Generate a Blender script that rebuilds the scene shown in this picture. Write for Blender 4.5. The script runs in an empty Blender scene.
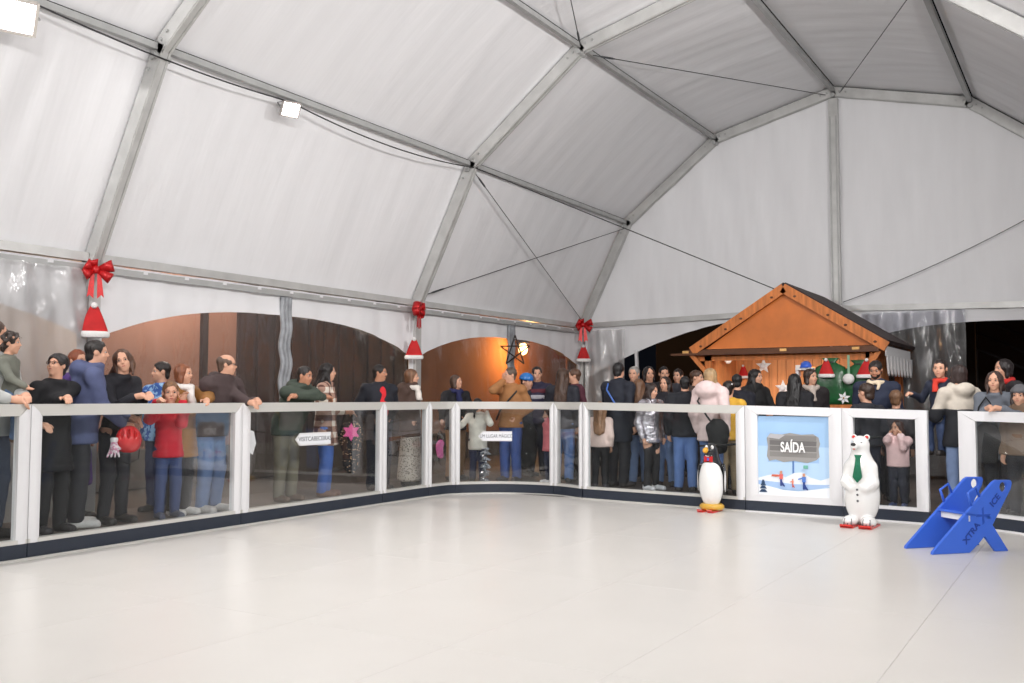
import bpy, math, random
import numpy as np
from mathutils import Vector, Matrix
rnd = random.Random(7)
scene = bpy.context.scene
COL = scene.collection
PI = math.pi
# ------------------------------------------------------------------ camera
CF, CP, CY, CR = 949.8, 0.0584, -0.5508, 0.0020
CAM = np.array([8.035, -15.507, 1.189])
_F = np.array([math.sin(CY)*math.cos(CP), math.cos(CY)*math.cos(CP), math.sin(CP)])
_R0 = np.array([math.cos(CY), -math.sin(CY), 0.0]); _U0 = np.cross(_R0, _F)
_R = _R0*math.cos(CR)+_U0*math.sin(CR); _U = np.cross(_R, _F)
cd = bpy.data.cameras.new('camera'); cam = bpy.data.objects.new('camera', cd); COL.objects.link(cam)
cd.sensor_width = 36.0; cd.lens = CF*36.0/1024.0; cd.clip_start = 0.05; cd.clip_end = 200
cam.matrix_world = Matrix(((_R[0], _U[0], -_F[0], CAM[0]), (_R[1], _U[1], -_F[1], CAM[1]), (_R[2], _U[2], -_F[2], CAM[2]), (0, 0, 0, 1)))
scene.camera = cam
def ray(px, py): return _F+_R*((px-512)/CF)+_U*((341.5-py)/CF)          # unit depth
def at_depth(px, py, d): return CAM+ray(px, py)*d
def on_plane(px, py, ax, v):
    r = ray(px, py); return CAM+r*((v-CAM[ax])/r[ax])
def depth_of(p): return float((np.asarray(p)-CAM) @ _F)
def px_of(p):
    d = np.asarray(p)-CAM; return 512+CF*float(d @ _R)/float(d @ _F)
# ------------------------------------------------------------------ world, exposure, lights
w = bpy.data.worlds.new('night'); scene.world = w; w.use_nodes = True
w.node_tree.nodes['Background'].inputs[0].default_value = (0.012, 0.014, 0.02, 1)
w.node_tree.nodes['Background'].inputs[1].default_value = 0.25
scene.view_settings.view_transform = 'Standard'; scene.view_settings.look = 'None'
scene.view_settings.gamma = 1.0; scene.view_settings.use_curve_mapping = False
scene.view_settings.exposure = 0.0
FLOOD_W = 66.0
def area(name, loc, target, sx, sy, power, color):
    l = bpy.data.lights.new(name, 'AREA'); l.shape = 'RECTANGLE'; l.size = sx; l.size_y = sy; l.energy = power; l.color = color; l.spread = 2.5
    o = bpy.data.objects.new(name, l); COL.objects.link(o); o.location = loc
    o.rotation_euler = (Vector(target)-Vector(loc)).to_track_quat('-Z', 'Y').to_euler(); return o
FLOODS = [(0.98, -8.43, 4.17, 1), (0.98, -11.4, 4.13, 1), (0.98, -14.6, 4.15, 1), (8.17, -7.3, 4.15, -1), (8.17, -10.6, 4.15, -1), (8.17, -13.8, 4.15, -1), (8.17, -16.8, 4.15, -1)]  # right row is out of view, added for light from that side
def AIM(fx, fy, fz, s):
    if fy < -13: return (fx+s*1.6, fy+3.4, fz-.55)
    return (fx+s*3.0, fy-s*1.2, fz-(2.0 if s > 0 else .7))
for fx, fy, fz, s in FLOODS:
    area('floodlight_light', (fx+s*0.075, fy, fz-0.03), AIM(fx, fy, fz, s), 0.20, 0.15, FLOOD_W*((.62 if s > 0 else (1.5 if fy > -8 else .66)) if fy > -13 else 1.5), (1.0, 0.975, 0.96))
# ------------------------------------------------------------------ materials
def lin(c):
    return tuple(((v/255)/12.92 if v/255 <= .04045 else ((v/255+.055)/1.055)**2.4) for v in c)
MC = {}
def mat(name, col=(200, 200, 200), rough=.6, metal=0, var=0.0, vscale=8, bump=0.0, bscale=40, spec=None, emit=None, coat=0, stretch=None, sheen=0, var_col=None):
    if name in MC: return MC[name]
    m = bpy.data.materials.new(name); m.use_nodes = True; nt = m.node_tree; b = nt.nodes['Principled BSDF']
    c = lin(col); b.inputs['Base Color'].default_value = (*c, 1); b.inputs['Roughness'].default_value = rough; b.inputs['Metallic'].default_value = metal
    if spec is not None: b.inputs['Specular IOR Level'].default_value = spec
    if coat: b.inputs['Coat Weight'].default_value = coat; b.inputs['Coat Roughness'].default_value = .08
    if sheen: b.inputs['Sheen Weight'].default_value = sheen
    if emit: b.inputs['Emission Color'].default_value = (*lin(col), 1); b.inputs['Emission Strength'].default_value = emit
    if var or bump:
        tc = nt.nodes.new('ShaderNodeTexCoord'); mp = nt.nodes.new('ShaderNodeMapping'); nt.links.new(tc.outputs['Object'], mp.inputs[0])
        if stretch: mp.inputs['Scale'].default_value = stretch
    if var:
        n = nt.nodes.new('ShaderNodeTexNoise'); n.inputs['Scale'].default_value = vscale; n.inputs['Detail'].default_value = 4; nt.links.new(mp.outputs[0], n.inputs[0])
        r = nt.nodes.new('ShaderNodeValToRGB'); nt.links.new(n.outputs[0], r.inputs[0])
        lo = tuple(x*(1-var) for x in c) if var_col is None else lin(var_col)
        r.color_ramp.elements[0].position = .32; r.color_ramp.elements[1].position = .68
        r.color_ramp.elements[0].color = (*lo, 1); r.color_ramp.elements[1].color = (*(min(1, x*(1+var*.5)) for x in c), 1) if var_col is None else (*c, 1)
        nt.links.new(r.outputs[0], b.inputs['Base Color'])
    if bump:
        n2 = nt.nodes.new('ShaderNodeTexNoise'); n2.inputs['Scale'].default_value = bscale; n2.inputs['Detail'].default_value = 3; nt.links.new(mp.outputs[0], n2.inputs[0])
        bp = nt.nodes.new('ShaderNodeBump'); bp.inputs['Strength'].default_value = bump; bp.inputs['Distance'].default_value = .02
        nt.links.new(n2.outputs[0], bp.inputs['Height']); nt.links.new(bp.outputs[0], b.inputs['Normal'])
    MC[name] = m; return m
def clear_mat(name, tint=(255, 255, 255), refl=1.0, haze=0.0, bump=0.0, bscale=6, rough=.03, stretch=None):
    if name in MC: return MC[name]
    m = bpy.data.materials.new(name); m.use_nodes = True; nt = m.node_tree; N = nt.nodes.new; L = nt.links.new
    for n in list(nt.nodes): nt.nodes.remove(n)
    out = N('ShaderNodeOutputMaterial'); tr = N('ShaderNodeBsdfTransparent'); tr.inputs[0].default_value = (*lin(tint), 1)
    gl = N('ShaderNodeBsdfAnisotropic'); gl.inputs['Roughness'].default_value = rough; gl.inputs[0].default_value = (1, 1, 1, 1)
    fr = N('ShaderNodeFresnel'); fr.inputs[0].default_value = 1.5
    mu = N('ShaderNodeMath'); mu.operation = 'MULTIPLY'; mu.inputs[1].default_value = refl; L(fr.outputs[0], mu.inputs[0])
    mx = N('ShaderNodeMixShader'); L(mu.outputs[0], mx.inputs[0]); L(tr.outputs[0], mx.inputs[1]); L(gl.outputs[0], mx.inputs[2])
    last = mx
    if haze:
        df = N('ShaderNodeBsdfDiffuse'); df.inputs[0].default_value = (.8, .8, .8, 1); m2 = N('ShaderNodeMixShader'); m2.inputs[0].default_value = haze
        L(mx.outputs[0], m2.inputs[1]); L(df.outputs[0], m2.inputs[2]); last = m2
    if bump:
        tc = N('ShaderNodeTexCoord'); mp = N('ShaderNodeMapping'); L(tc.outputs['Object'], mp.inputs[0])
        if stretch: mp.inputs['Scale'].default_value = stretch
        n2 = N('ShaderNodeTexNoise'); n2.inputs['Scale'].default_value = bscale; n2.inputs['Detail'].default_value = 4; L(mp.outputs[0], n2.inputs[0])
        bp = N('ShaderNodeBump'); bp.inputs['Strength'].default_value = bump; bp.inputs['Distance'].default_value = .05
        L(n2.outputs[0], bp.inputs['Height']); L(bp.outputs[0], gl.inputs['Normal']); L(bp.outputs[0], fr.inputs['Normal'])
    L(last.outputs[0], out.inputs[0]); MC[name] = m; return m
def pattern_mat(name, kind, c1, c2, scale, rough=.8, c3=None, spot=.38):
    if name in MC: return MC[name]
    m = bpy.data.materials.new(name); m.use_nodes = True; nt = m.node_tree; N = nt.nodes.new; L = nt.links.new; b = nt.nodes['Principled BSDF']
    b.inputs['Roughness'].default_value = rough
    tc = N('ShaderNodeTexCoord'); r = N('ShaderNodeValToRGB'); r.color_ramp.interpolation = 'CONSTANT'
    r.color_ramp.elements[0].color = (*lin(c1), 1); r.color_ramp.elements[1].color = (*lin(c2), 1)
    if kind == 'plaid':
        acc = None
        for ax in ('X', 'Z'):
            wv = N('ShaderNodeTexWave'); wv.bands_direction = ax; wv.inputs['Scale'].default_value = scale; L(tc.outputs['Object'], wv.inputs[0])
            g = N('ShaderNodeMath'); g.operation = 'GREATER_THAN'; g.inputs[1].default_value = .5; L(wv.outputs['Fac'], g.inputs[0])
            if acc is None: acc = g
            else:
                s = N('ShaderNodeMath'); s.operation = 'ADD'; L(acc.outputs[0], s.inputs[0]); L(g.outputs[0], s.inputs[1]); acc = s
        h = N('ShaderNodeMath'); h.operation = 'MULTIPLY'; h.inputs[1].default_value = .5; L(acc.outputs[0], h.inputs[0]); L(h.outputs[0], r.inputs[0])
        r.color_ramp.elements[1].position = .75; e = r.color_ramp.elements.new(.3); e.color = (*lin(c3), 1)
    elif kind == 'spots':
        v = N('ShaderNodeTexVoronoi'); v.inputs['Scale'].default_value = scale; L(tc.outputs['Object'], v.inputs[0]); L(v.outputs['Distance'], r.inputs[0]); r.color_ramp.elements[1].position = spot
    else:
        v = N('ShaderNodeTexNoise'); v.inputs['Scale'].default_value = scale; v.inputs['Detail'].default_value = 2; L(tc.outputs['Object'], v.inputs[0]); L(v.outputs[0], r.inputs[0]); r.color_ramp.elements[1].position = .5
    L(r.outputs[0], b.inputs['Base Color']); MC[name] = m; return m
# ------------------------------------------------------------------ objects
def link(name, me, parent=None, label=None, cat=None, group=None, kind=None):
    o = bpy.data.objects.new(name, me); COL.objects.link(o); o.parent = parent
    if label: o['label'] = label
    if cat: o['category'] = cat
    if group: o['group'] = group
    if kind: o['kind'] = kind
    return o
def empty(name, loc=(0, 0, 0), rz=0, label=None, cat=None, group=None, kind=None):
    o = link(name, None, None, label, cat, group, kind); o.location = loc; o.rotation_euler = (0, 0, rz); o.empty_display_size = .1; return o
class MB:
    def __init__(s): s.v = []; s.f = []; s.m = []; s.cur = 0
    def add(s, vs, fs):
        n = len(s.v); s.v += [tuple(map(float, p)) for p in vs]; s.f += [tuple(i+n for i in f) for f in fs]; s.m += [s.cur]*len(fs); return s
    def box(s, c, size, R=None):
        x, y, z = (q/2 for q in size); vs = []
        for a, b, d in ((-1,-1,-1),(1,-1,-1),(1,1,-1),(-1,1,-1),(-1,-1,1),(1,-1,1),(1,1,1),(-1,1,1)):
            p = np.array([a*x, b*y, d*z]);  p = R @ p if R is not None else p; vs.append(p+np.asarray(c))
        return s.add(vs, [(0,3,2,1),(4,5,6,7),(0,1,5,4),(1,2,6,5),(2,3,7,6),(3,0,4,7)])
    def beam(s, p0, p1, wd, ht, up=(0, 0, 1)):           # box along p0-p1
        p0 = np.asarray(p0, float); p1 = np.asarray(p1, float); d = p1-p0; L = np.linalg.norm(d); d = d/L
        a = np.cross(d, up); a /= np.linalg.norm(a); u = np.cross(a, d)
        return s.box((p0+p1)/2, (wd, L, ht), np.stack([a, d, u], 1))
    def tube(s, pts, r, n=8, cap=True):
        pts = [np.asarray(p, float) for p in pts]; rs = r if isinstance(r, (list, tuple)) else [r]*len(pts); vs = []; ref = None
        for i, p in enumerate(pts):
            d = pts[min(i+1, len(pts)-1)]-pts[max(i-1, 0)]; d = d/(np.linalg.norm(d)+1e-12)
            if ref is None: ref = np.array([0, 0, 1.]) if abs(d[2]) < .9 else np.array([1., 0, 0])
            a = np.cross(d, ref); a /= (np.linalg.norm(a)+1e-12); ref = np.cross(a, d)
            for k in range(n):
                t = 2*PI*k/n; vs.append(p+rs[i]*(a*math.cos(t)+ref*math.sin(t)))
        fs = []
        for i in range(len(pts)-1):
            for k in range(n): fs.append((i*n+k, i*n+(k+1) % n, (i+1)*n+(k+1) % n, (i+1)*n+k))
        if cap: fs += [tuple(range(n-1, -1, -1)), tuple((len(pts)-1)*n+k for k in range(n))]
        return s.add(vs, fs)
    def ell(s, c, r, nu=12, nv=8, R=None):
        vs = []; c = np.asarray(c, float); r = (r,)*3 if np.isscalar(r) else r
        for j in range(1, nv):
            t = PI*j/nv
            for i in range(nu):
                a = 2*PI*i/nu; p = np.array([r[0]*math.sin(t)*math.cos(a), r[1]*math.sin(t)*math.sin(a), r[2]*math.cos(t)]); p = R @ p if R is not None else p; vs.append(c+p)
        for z in (1, -1):
            p = np.array([0, 0, z*r[2]]); p = R @ p if R is not None else p; vs.append(c+p)
        T = len(vs)-2; B = T+1; fs = []
        for j in range(nv-2):
            for i in range(nu): fs.append((j*nu+i, (j+1)*nu+i, (j+1)*nu+(i+1) % nu, j*nu+(i+1) % nu))
        for i in range(nu): fs += [(T, i, (i+1) % nu), (B, (nv-2)*nu+(i+1) % nu, (nv-2)*nu+i)]
        return s.add(vs, fs)
    def lathe(s, c, prof, n=16, sy=1.0):
        vs = []; c = np.asarray(c, float); fs = []; m = len(prof)
        for r, z in prof:
            for k in range(n):
                t = 2*PI*k/n; vs.append(c+np.array([r*math.cos(t), sy*r*math.sin(t), z]))
        for j in range(m-1):
            for k in range(n): fs.append((j*n+k, j*n+(k+1) % n, (j+1)*n+(k+1) % n, (j+1)*n+k))
        fs += [tuple(range(n-1, -1, -1)), tuple((m-1)*n+k for k in range(n))]
        return s.add(vs, fs)
    def prism(s, poly, th, O, A, B, N):                  # 2D polygon extruded: O + a*A + b*B, thickness th along N
        O, A, B, N = (np.asarray(q, float) for q in (O, A, B, N)); n = len(poly)
        vs = [O+a*A+b*B for a, b in poly]+[O+a*A+b*B+th*N for a, b in poly]
        fs = [tuple(range(n-1, -1, -1)), tuple(range(n, 2*n))]+[(i, (i+1) % n, n+(i+1) % n, n+i) for i in range(n)]
        return s.add(vs, fs)
    def build(s, name, mats, parent=None, smooth=False, **kw):
        me = bpy.data.meshes.new(name); me.from_pydata(s.v, [], s.f); mats = mats if isinstance(mats, (list, tuple)) else [mats]
        for m in mats: me.materials.append(m)
        if len(mats) > 1: me.polygons.foreach_set('material_index', s.m)
        if smooth: me.polygons.foreach_set('use_smooth', [True]*len(me.polygons))
        me.update(); return link(name, me, parent, **kw)
def grid_mesh(P, closed=False):                          # P: (n,m,3)
    n, m = P.shape[:2]; i = np.arange(n*m).reshape(n, m)
    f = np.stack([i[:-1, :-1], i[1:, :-1], i[1:, 1:], i[:-1, 1:]], -1).reshape(-1, 4)
    return P.reshape(-1, 3), f
def np_mesh(name, V, Q, mats, smooth=True):
    me = bpy.data.meshes.new(name); me.vertices.add(len(V)); me.vertices.foreach_set('co', np.ascontiguousarray(V, np.float32).ravel())
    me.loops.add(len(Q)*4); me.loops.foreach_set('vertex_index', np.ascontiguousarray(Q, np.int32).ravel())
    me.polygons.add(len(Q)); me.polygons.foreach_set('loop_start', np.arange(0, len(Q)*4, 4, dtype=np.int32))
    me.polygons.foreach_set('use_smooth', np.full(len(Q), smooth)); 
    for m in (mats if isinstance(mats, (list, tuple)) else [mats]): me.materials.append(m)
    me.update(calc_edges=True); me.validate(); return me
def text_mesh(s, size, mt, name, parent, M, bold=0.0):
    c = bpy.data.curves.new('t', 'FONT'); c.body = s; c.size = size; c.align_x = 'CENTER'; c.align_y = 'CENTER'; c.extrude = .0008; c.offset = bold
    o = bpy.data.objects.new('t', c); COL.objects.link(o); bpy.context.view_layer.update()
    me = bpy.data.meshes.new_from_object(o.evaluated_get(bpy.context.evaluated_depsgraph_get())); bpy.data.objects.remove(o); bpy.data.curves.remove(c)
    me.materials.clear(); me.materials.append(mt); q = link(name, me, parent); q.matrix_local = M; return q
# common materials
M_alu = mat('aluminium', (198, 198, 196), .4, .3, var=.12, vscale=5, bump=.03)
M_alu_d = mat('aluminium_dull', (176, 177, 176), .5, .2, var=.1, vscale=6)
M_tarp = mat('white_tarpaulin', (238, 238, 240), .5, 0, var=.03, vscale=1.2, bump=.10, bscale=2.2, spec=.3)
M_tarp_r = mat('white_tarpaulin_roof', (238, 238, 240), .45, 0, var=.03, vscale=1.2, bump=.55, bscale=1.0, spec=.35, stretch=(.55, 4.5, .55))
M_tarp_g = mat('white_tarpaulin_gable', (238, 238, 240), .42, 0, var=.03, vscale=1.2, bump=.45, bscale=1.0, spec=.4, stretch=(4.0, 1, .7))
M_white = mat('white_satin_frame', (228, 228, 230), .35, 0, spec=.5)
M_rail = mat('grey_satin_rail', (206, 205, 200), .35, .15)
M_kick = mat('navy_kick_plate', (38, 46, 60), .45)
M_ice = mat('synthetic_ice', (217, 214, 209), .30, 0, var=.025, vscale=1.6, bump=.012, bscale=30, spec=.36)
M_pane = clear_mat('clear_pane', (248, 250, 250), refl=.12, haze=.006)
M_pvc = clear_mat('clear_pvc', (225, 226, 226), refl=1.3, haze=.05, bump=.5, bscale=5, rough=.12, stretch=(1, 1, .35))
M_pvc3 = clear_mat('clear_pvc_milky', (244, 244, 244), refl=1.6, haze=.30, bump=.8, bscale=7, rough=.12, stretch=(1, 1, .3))
M_pvc2 = clear_mat('clear_pvc_curtain', (222, 223, 230), refl=1.3, haze=.16, bump=.9, bscale=9, rough=.10, stretch=(1, 1, .3))
M_wood = mat('orange_pine', (208, 122, 58), .55, 0, var=.30, vscale=3.5, bump=.1, bscale=20, stretch=(6, 6, .8))
M_plank = mat('pine_planks', (222, 146, 88), .6, 0, var=.22, vscale=3.5, bump=.1, bscale=20, stretch=(6, 6, .8))
M_wood2 = mat('orange_ply', (212, 118, 48), .5, 0, var=.22, vscale=2.2)
M_wood_d = mat('dark_timber', (96, 58, 34), .6, 0, var=.3, vscale=6)
M_roof = mat('brown_roof_felt', (62, 46, 44), .75, 0, var=.15)
M_black = mat('black_plastic', (18, 18, 20), .5)
M_red = mat('red_felt', (196, 28, 30), .75, 0, var=.12, vscale=14)
M_redshine = mat('red_glitter', (190, 20, 24), .35, .25, var=.35, vscale=120)
M_fluff = mat('white_fluff', (240, 238, 236), .9, bump=.5, bscale=90)
M_blue = mat('blue_plastic', (58, 106, 216), .38, 0, var=.05, vscale=3)
# ------------------------------------------------------------------ tent
He, X1, Z1, X2, Z2, ZA, W = 2.49, .926, 4.346, 2.593, 5.641, 6.135, 9.149
PROF = [(0, He), (X1, Z1), (X2, Z2), (W/2, ZA), (W-X2, Z2), (W-X1, Z1), (W, He)]
FY = [0, -5, -10, -15, -20]
ceiling = empty('ceiling', (0, 0, 0), 0, 'white tarpaulin tent roof of flat facets over the rink', 'tent roof', kind='structure')
def roof_panel(a, b, y0, y1, seed):
    r = np.random.RandomState(seed); n, m = 76, 14
    U, V = np.meshgrid(np.linspace(0, 1, n), np.linspace(0, 1, m), indexing='ij')
    d = np.array([b[0]-a[0], b[1]-a[1]]); L = np.linalg.norm(d); nx, nz = -d[1]/L, d[0]/L
    ph = U*(y1-y0)+V*L*.25*(1 if seed % 2 else -.6); D = np.zeros_like(U)
    for k in range(9):
        f = 2.2*1.33**k; D += np.sin(ph*f+r.rand()*6.28+V*r.randn()*1.5)*(.009/1.18**k)*(.5+.5*np.sin(U*3+r.rand()*6))
    D *= np.minimum(1, np.minimum(U, 1-U)*9)*np.minimum(1, np.minimum(V, 1-V)*7); D += .05*np.sin(PI*U)*np.sin(PI*V)
    P = np.stack([a[0]+d[0]*V+nx*(D+.06), y0+(y1-y0)*U, a[1]+d[1]*V+nz*(D+.06)], -1)
    v, f = grid_mesh(P); link('roof_panel', np_mesh('roof_panel', v, f, M_tarp_r), ceiling)
for i in range(4):
    for j in range(6): roof_panel(PROF[j], PROF[j+1], FY[i+1], FY[i], i*6+j)
for i, y in enumerate(FY):
    fr = empty('trim_%d' % (i+1), (0, y, 0), 0, ['aluminium arch frame standing against the end gable of the tent', 'second aluminium arch frame from the end gable', 'aluminium arch frame nearest the floodlights at the left', 'aluminium arch frame above the camera position', 'aluminium arch frame at the near end of the tent'][i], 'tent frame', kind='structure')
    for j in range(6):
        (xa, za), (xb, zb) = PROF[j], PROF[j+1]
        b = MB().beam((xa, 0, za), (xb, 0, zb), .115, .15, (0, 1, 0)) if False else MB()
        d = np.array([xb-xa, 0, zb-za]); L = np.linalg.norm(d); d /= L; nrm = np.array([-d[2], 0, d[0]])
        # rafter with grooved underside
        for o, wdt in ((0, .105),):
            b.box(((xa+xb)/2-nrm[0]*.03, 0, (za+zb)/2-nrm[2]*.03), (wdt, L+.05, .14), np.stack([np.array([0, 1., 0]), d, -nrm], 1))
        for s in (-1, 1): b.box(((xa+xb)/2-nrm[0]*.103, s*.034, (za+zb)/2-nrm[2]*.103), (.022, L, .016), np.stack([np.array([0, 1., 0]), d, -nrm], 1))
        b.build('rafter', M_alu, fr)
    for j in range(1, 6):
        x, z = PROF[j]; nb = MB()
        for (dx, dz) in ((PROF[j-1][0]-x, PROF[j-1][1]-z), (PROF[j+1][0]-x, PROF[j+1][1]-z)):
            l = math.hypot(dx, dz)
            for t in (.10, .2): nb.tube([(x+dx/l*t, -.075, z+dz/l*t-.03), (x+dx/l*t, .075, z+dz/l*t-.03)], .014, 6)
        nb.build('bolt', M_alu_d, fr)
        MB().tube([(x, -.09, z-.10), (x, .09, z-.10)], .035, 10).build('joint_knuckle', M_alu_d, fr)
    for x in (0, W): MB().box((x, 0, He/2), (.13, .12, He)).build('post', M_alu, fr)
pn = 6
for k, (x, z) in enumerate(PROF):
    o = empty('trim_%d' % pn, (0, 0, 0), 0, 'long aluminium %s purlin running along the %s of the tent roof' % (('eave', 'lower', 'upper', 'ridge', 'upper', 'lower', 'eave')[k], ('left edge', 'left slope', 'left slope', 'ridge', 'right slope', 'right slope', 'right edge')[k]), 'purlin', kind='structure'); pn += 1
    for i in range(4):
        b = MB(); y0, y1 = FY[i]-.06, FY[i+1]+.06
        if k in (0, 6):
            b.box((x, (y0+y1)/2, z), (.09, y0-y1, .08)); b.build('purlin', M_alu, o)
            b = MB().box((x+(.06 if k == 0 else -.06), (y0+y1)/2, z-.11), (.025, y0-y1, .06)); b.build('keder_track', M_alu_d, o)
            for q in range(9): 
                if i < 3 and k == 0: MB().box((x+.075, y0-.4-q*.5, z-.09), (.012, .05, .028)).build('clip', M_white, o)
        else: b.box((x, (y0+y1)/2, z-.02), (.06, y0-y1, .06)); b.build('purlin', M_alu_d, o)
# wall fabrics with arched openings
def arch(u, k=0): return (2.13-.34*(abs(u)/2.3)**2.6) if k == 0 else ((2.48-.9*(abs(2.297+u*.9086-3.1)/2.9)**1.6) if k == 1 else (2.32-.3*(abs(u)/2.3)**2.6))
def arch_wall(name, label, O, A, n_out, span, bays, ztop, kind_pos, first_window, skip=()):
    """O origin, A unit along the wall; bays list of (u0,u1) spans carrying one arch each"""
    root = empty(name, (0, 0, 0), 0, label, 'tent wall', kind='structure'); O = np.asarray(O, float); A = np.asarray(A, float)
    global win_n
    for bi, (u0, u1) in enumerate(bays):
        n = 60; us = np.linspace(u0, u1, n+1); mid = (u0+u1)/2; hw = (u1-u0)/2
        lowz = [arch((u-mid)/hw*2.44, 0 if name != 'wall_end' else 1+bi) if abs(u-mid) < hw*.985 else .0 for u in us]
        rows = 9; P = np.zeros((n+1, rows, 3))
        for i, u in enumerate(us):
            for j in range(rows):
                z = lowz[i]+(ztop(u)-lowz[i])*j/(rows-1)
                wv = .012*math.sin(u*9+math.sin(u*3)*2+j*.2)+.006*math.sin(u*23+1)
                P[i, j] = O+A*u+np.array([0, 0, z])+np.asarray(n_out)*wv
        v, f = grid_mesh(P); link('valance', np_mesh('valance', v, f, M_tarp), root)
        if bi in skip: continue
        win_n += 1
        wroot = empty('window_%d' % win_n, (0, 0, 0), 0, 'arched clear vinyl window number %d along the %s' % (bi+1, kind_pos), 'tent window', kind='structure')
        rows = 14; P = np.zeros((n+1, rows, 3))
        for i, u in enumerate(us):
            for j in range(rows):
                z = .02+(max(lowz[i], .04)+.02-.02)*j/(rows-1)
                wv = .012*math.sin(u*7+z*2+math.sin(u*4))+.005*math.sin(u*19+z*3)
                P[i, j] = O+A*u+np.array([0, 0, z])+np.asarray(n_out)*(wv+.03)
        v, f = grid_mesh(P); link('clear_sheet', np_mesh('clear_sheet', v, f, M_pvc), wroot)
        if name == 'wall_end': continue
        # crinkled zip strip down the middle of the window
        c = O+A*mid; pts = [c+np.array([0, 0, z])-np.asarray(n_out)*(.03+.01*math.sin(z*17))+A*(.012*math.sin(z*13)) for z in np.linspace(.02, ztop(mid)-.1, 40)]
        b = MB()
        for s in (-.055, 0.0, .055): b.tube([p+A*s for p in pts], .032, 6)
        b.build('zip_strip', mat('grey_zip_strip', (160, 163, 168), .5, 0, var=.3, vscale=9), wroot, smooth=True)
win_n = 0
zg = lambda u: He+.11-.11*abs(u-W/2)/(W/2)
arch_wall('wall_left', 'white tarpaulin side wall with arched windows behind the left crowd', (0, -20, 0), (0, 1, 0), (-1, 0, 0), 20, [(0.06, 4.94), (5.06, 9.94), (10.06, 14.94), (15.06, 19.94)], lambda u: He-.05, 'left wall', 0)
arch_wall('wall_end', 'white tarpaulin end wall with arched openings behind the wooden hut', (0, 0, 0), (1, 0, 0), (0, 1, 0), W, [(.08, W/2-.06), (W/2+.06, W-.06)], lambda u: zg(u)-.04, 'end wall', 0, skip=(0, 1))
# gable fabric (two panels either side of the column) and end beams
gab = bpy.data.objects['wall_end']
for s in (0, 1):
    n = 50; P = np.zeros((n+1, 22, 3)); r = np.random.RandomState(40+s)
    for i in range(n+1):
        u = (i/n)*(W/2) if s == 0 else W/2+(i/n)*(W/2)
        zt = np.interp(u, [p[0] for p in PROF], [p[1] for p in PROF])
        for j in range(22):
            z = zg(u)+(zt-zg(u))*j/21
            P[i, j] = (u, .05+.016*math.sin(u*8+z*1.7*(1 if s == 0 else -1)+s)*math.sin(z*.9)+.007*math.sin(u*21+z*4), z)
    v, f = grid_mesh(P); link('gable_panel', np_mesh('gable_panel', v, f, M_tarp_g), gab)
tb = empty('trim_20', (0, 0, 0), 0, 'aluminium column and cross beam of the end gable', 'tent frame', kind='structure')
MB().box((W/2, -.03, ZA/2-.08), (.14, .10, ZA-.16)).build('column', M_alu, tb)
for s in (-1, 1): MB().box((W/2+s*.045, -.085, ZA/2-.2), (.02, .012, ZA-.5)).build('column_lip', M_alu_d, tb)
for s in (0, 1):
    a, b2 = ((0, W/2) if s == 0 else (W/2, W)); MB().beam((a, -.03, zg(a)), (b2, -.03, zg(b2)), .07, .09).build('cross_beam', M_alu, tb)
# near end and right side of the tent (closing it behind the camera)
wb = MB().add([(0, -20, 0), (W, -20, 0)]+[(x, -20, z) for x, z in PROF[::-1]], [tuple(range(9))]).build('wall_near', M_tarp, None, label='white tarpaulin end wall behind the camera', cat='tent wall', kind='structure')
MB().add([(W, -20, 0), (W, 0, 0), (W, 0, He), (W, -20, He)], [(0, 1, 2, 3)]).build('wall_right', M_tarp, None, label='white tarpaulin side wall right of the rink', cat='tent wall', kind='structure')
MB().beam((1.14, .0, 1.2), (1.10, .0, 2.03), .05, .05, (0, 1, 0)).build('strap', M_white, gab)
# clear crinkled curtains hanging inside
def curtain(name, label, p0, p1, z0, z1, seed, amp=.03, m=M_pvc2):
    r = np.random.RandomState(seed); p0 = np.array(p0, float); p1 = np.array(p1, float); L = np.linalg.norm(p1-p0); a = (p1-p0)/L; nn = np.array([-a[1], a[0], 0]); n = int(L*60)+10; mm = 40
    U, Z = np.meshgrid(np.linspace(0, L, n), np.linspace(z0, z1, mm), indexing='ij')
    D = amp*np.sin(U*13+np.sin(Z*2+seed)*1.2)+amp*.4*np.sin(U*31+Z*3)+amp*.2*np.sin(U*17-Z*11)
    P = p0[None, None, :]+U[..., None]*a+D[..., None]*nn; P[..., 2] = Z
    v, f = grid_mesh(P); return link(name, np_mesh(name, v, f, m), None, label, 'curtain')
curtain('clear_curtain', 'crinkled clear plastic curtain hanging right of the wooden hut', (4.95, -.12, 0), (6.42, -.12, 0), .03, 2.5, 3, .04)
curtain('clear_curtain', 'crinkled clear plastic curtain hanging in the far tent corner', (.14, -.14, 0), (.95, -.14, 0), .03, 2.4, 5, .035, M_pvc3)
curtain('clear_curtain', 'crinkled clear plastic curtain at the far left edge, left of the first red bow', (.12, -13.5, 0), (.12, -10.12, 0), .03, 2.36, 9, .03, M_pvc3)
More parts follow.
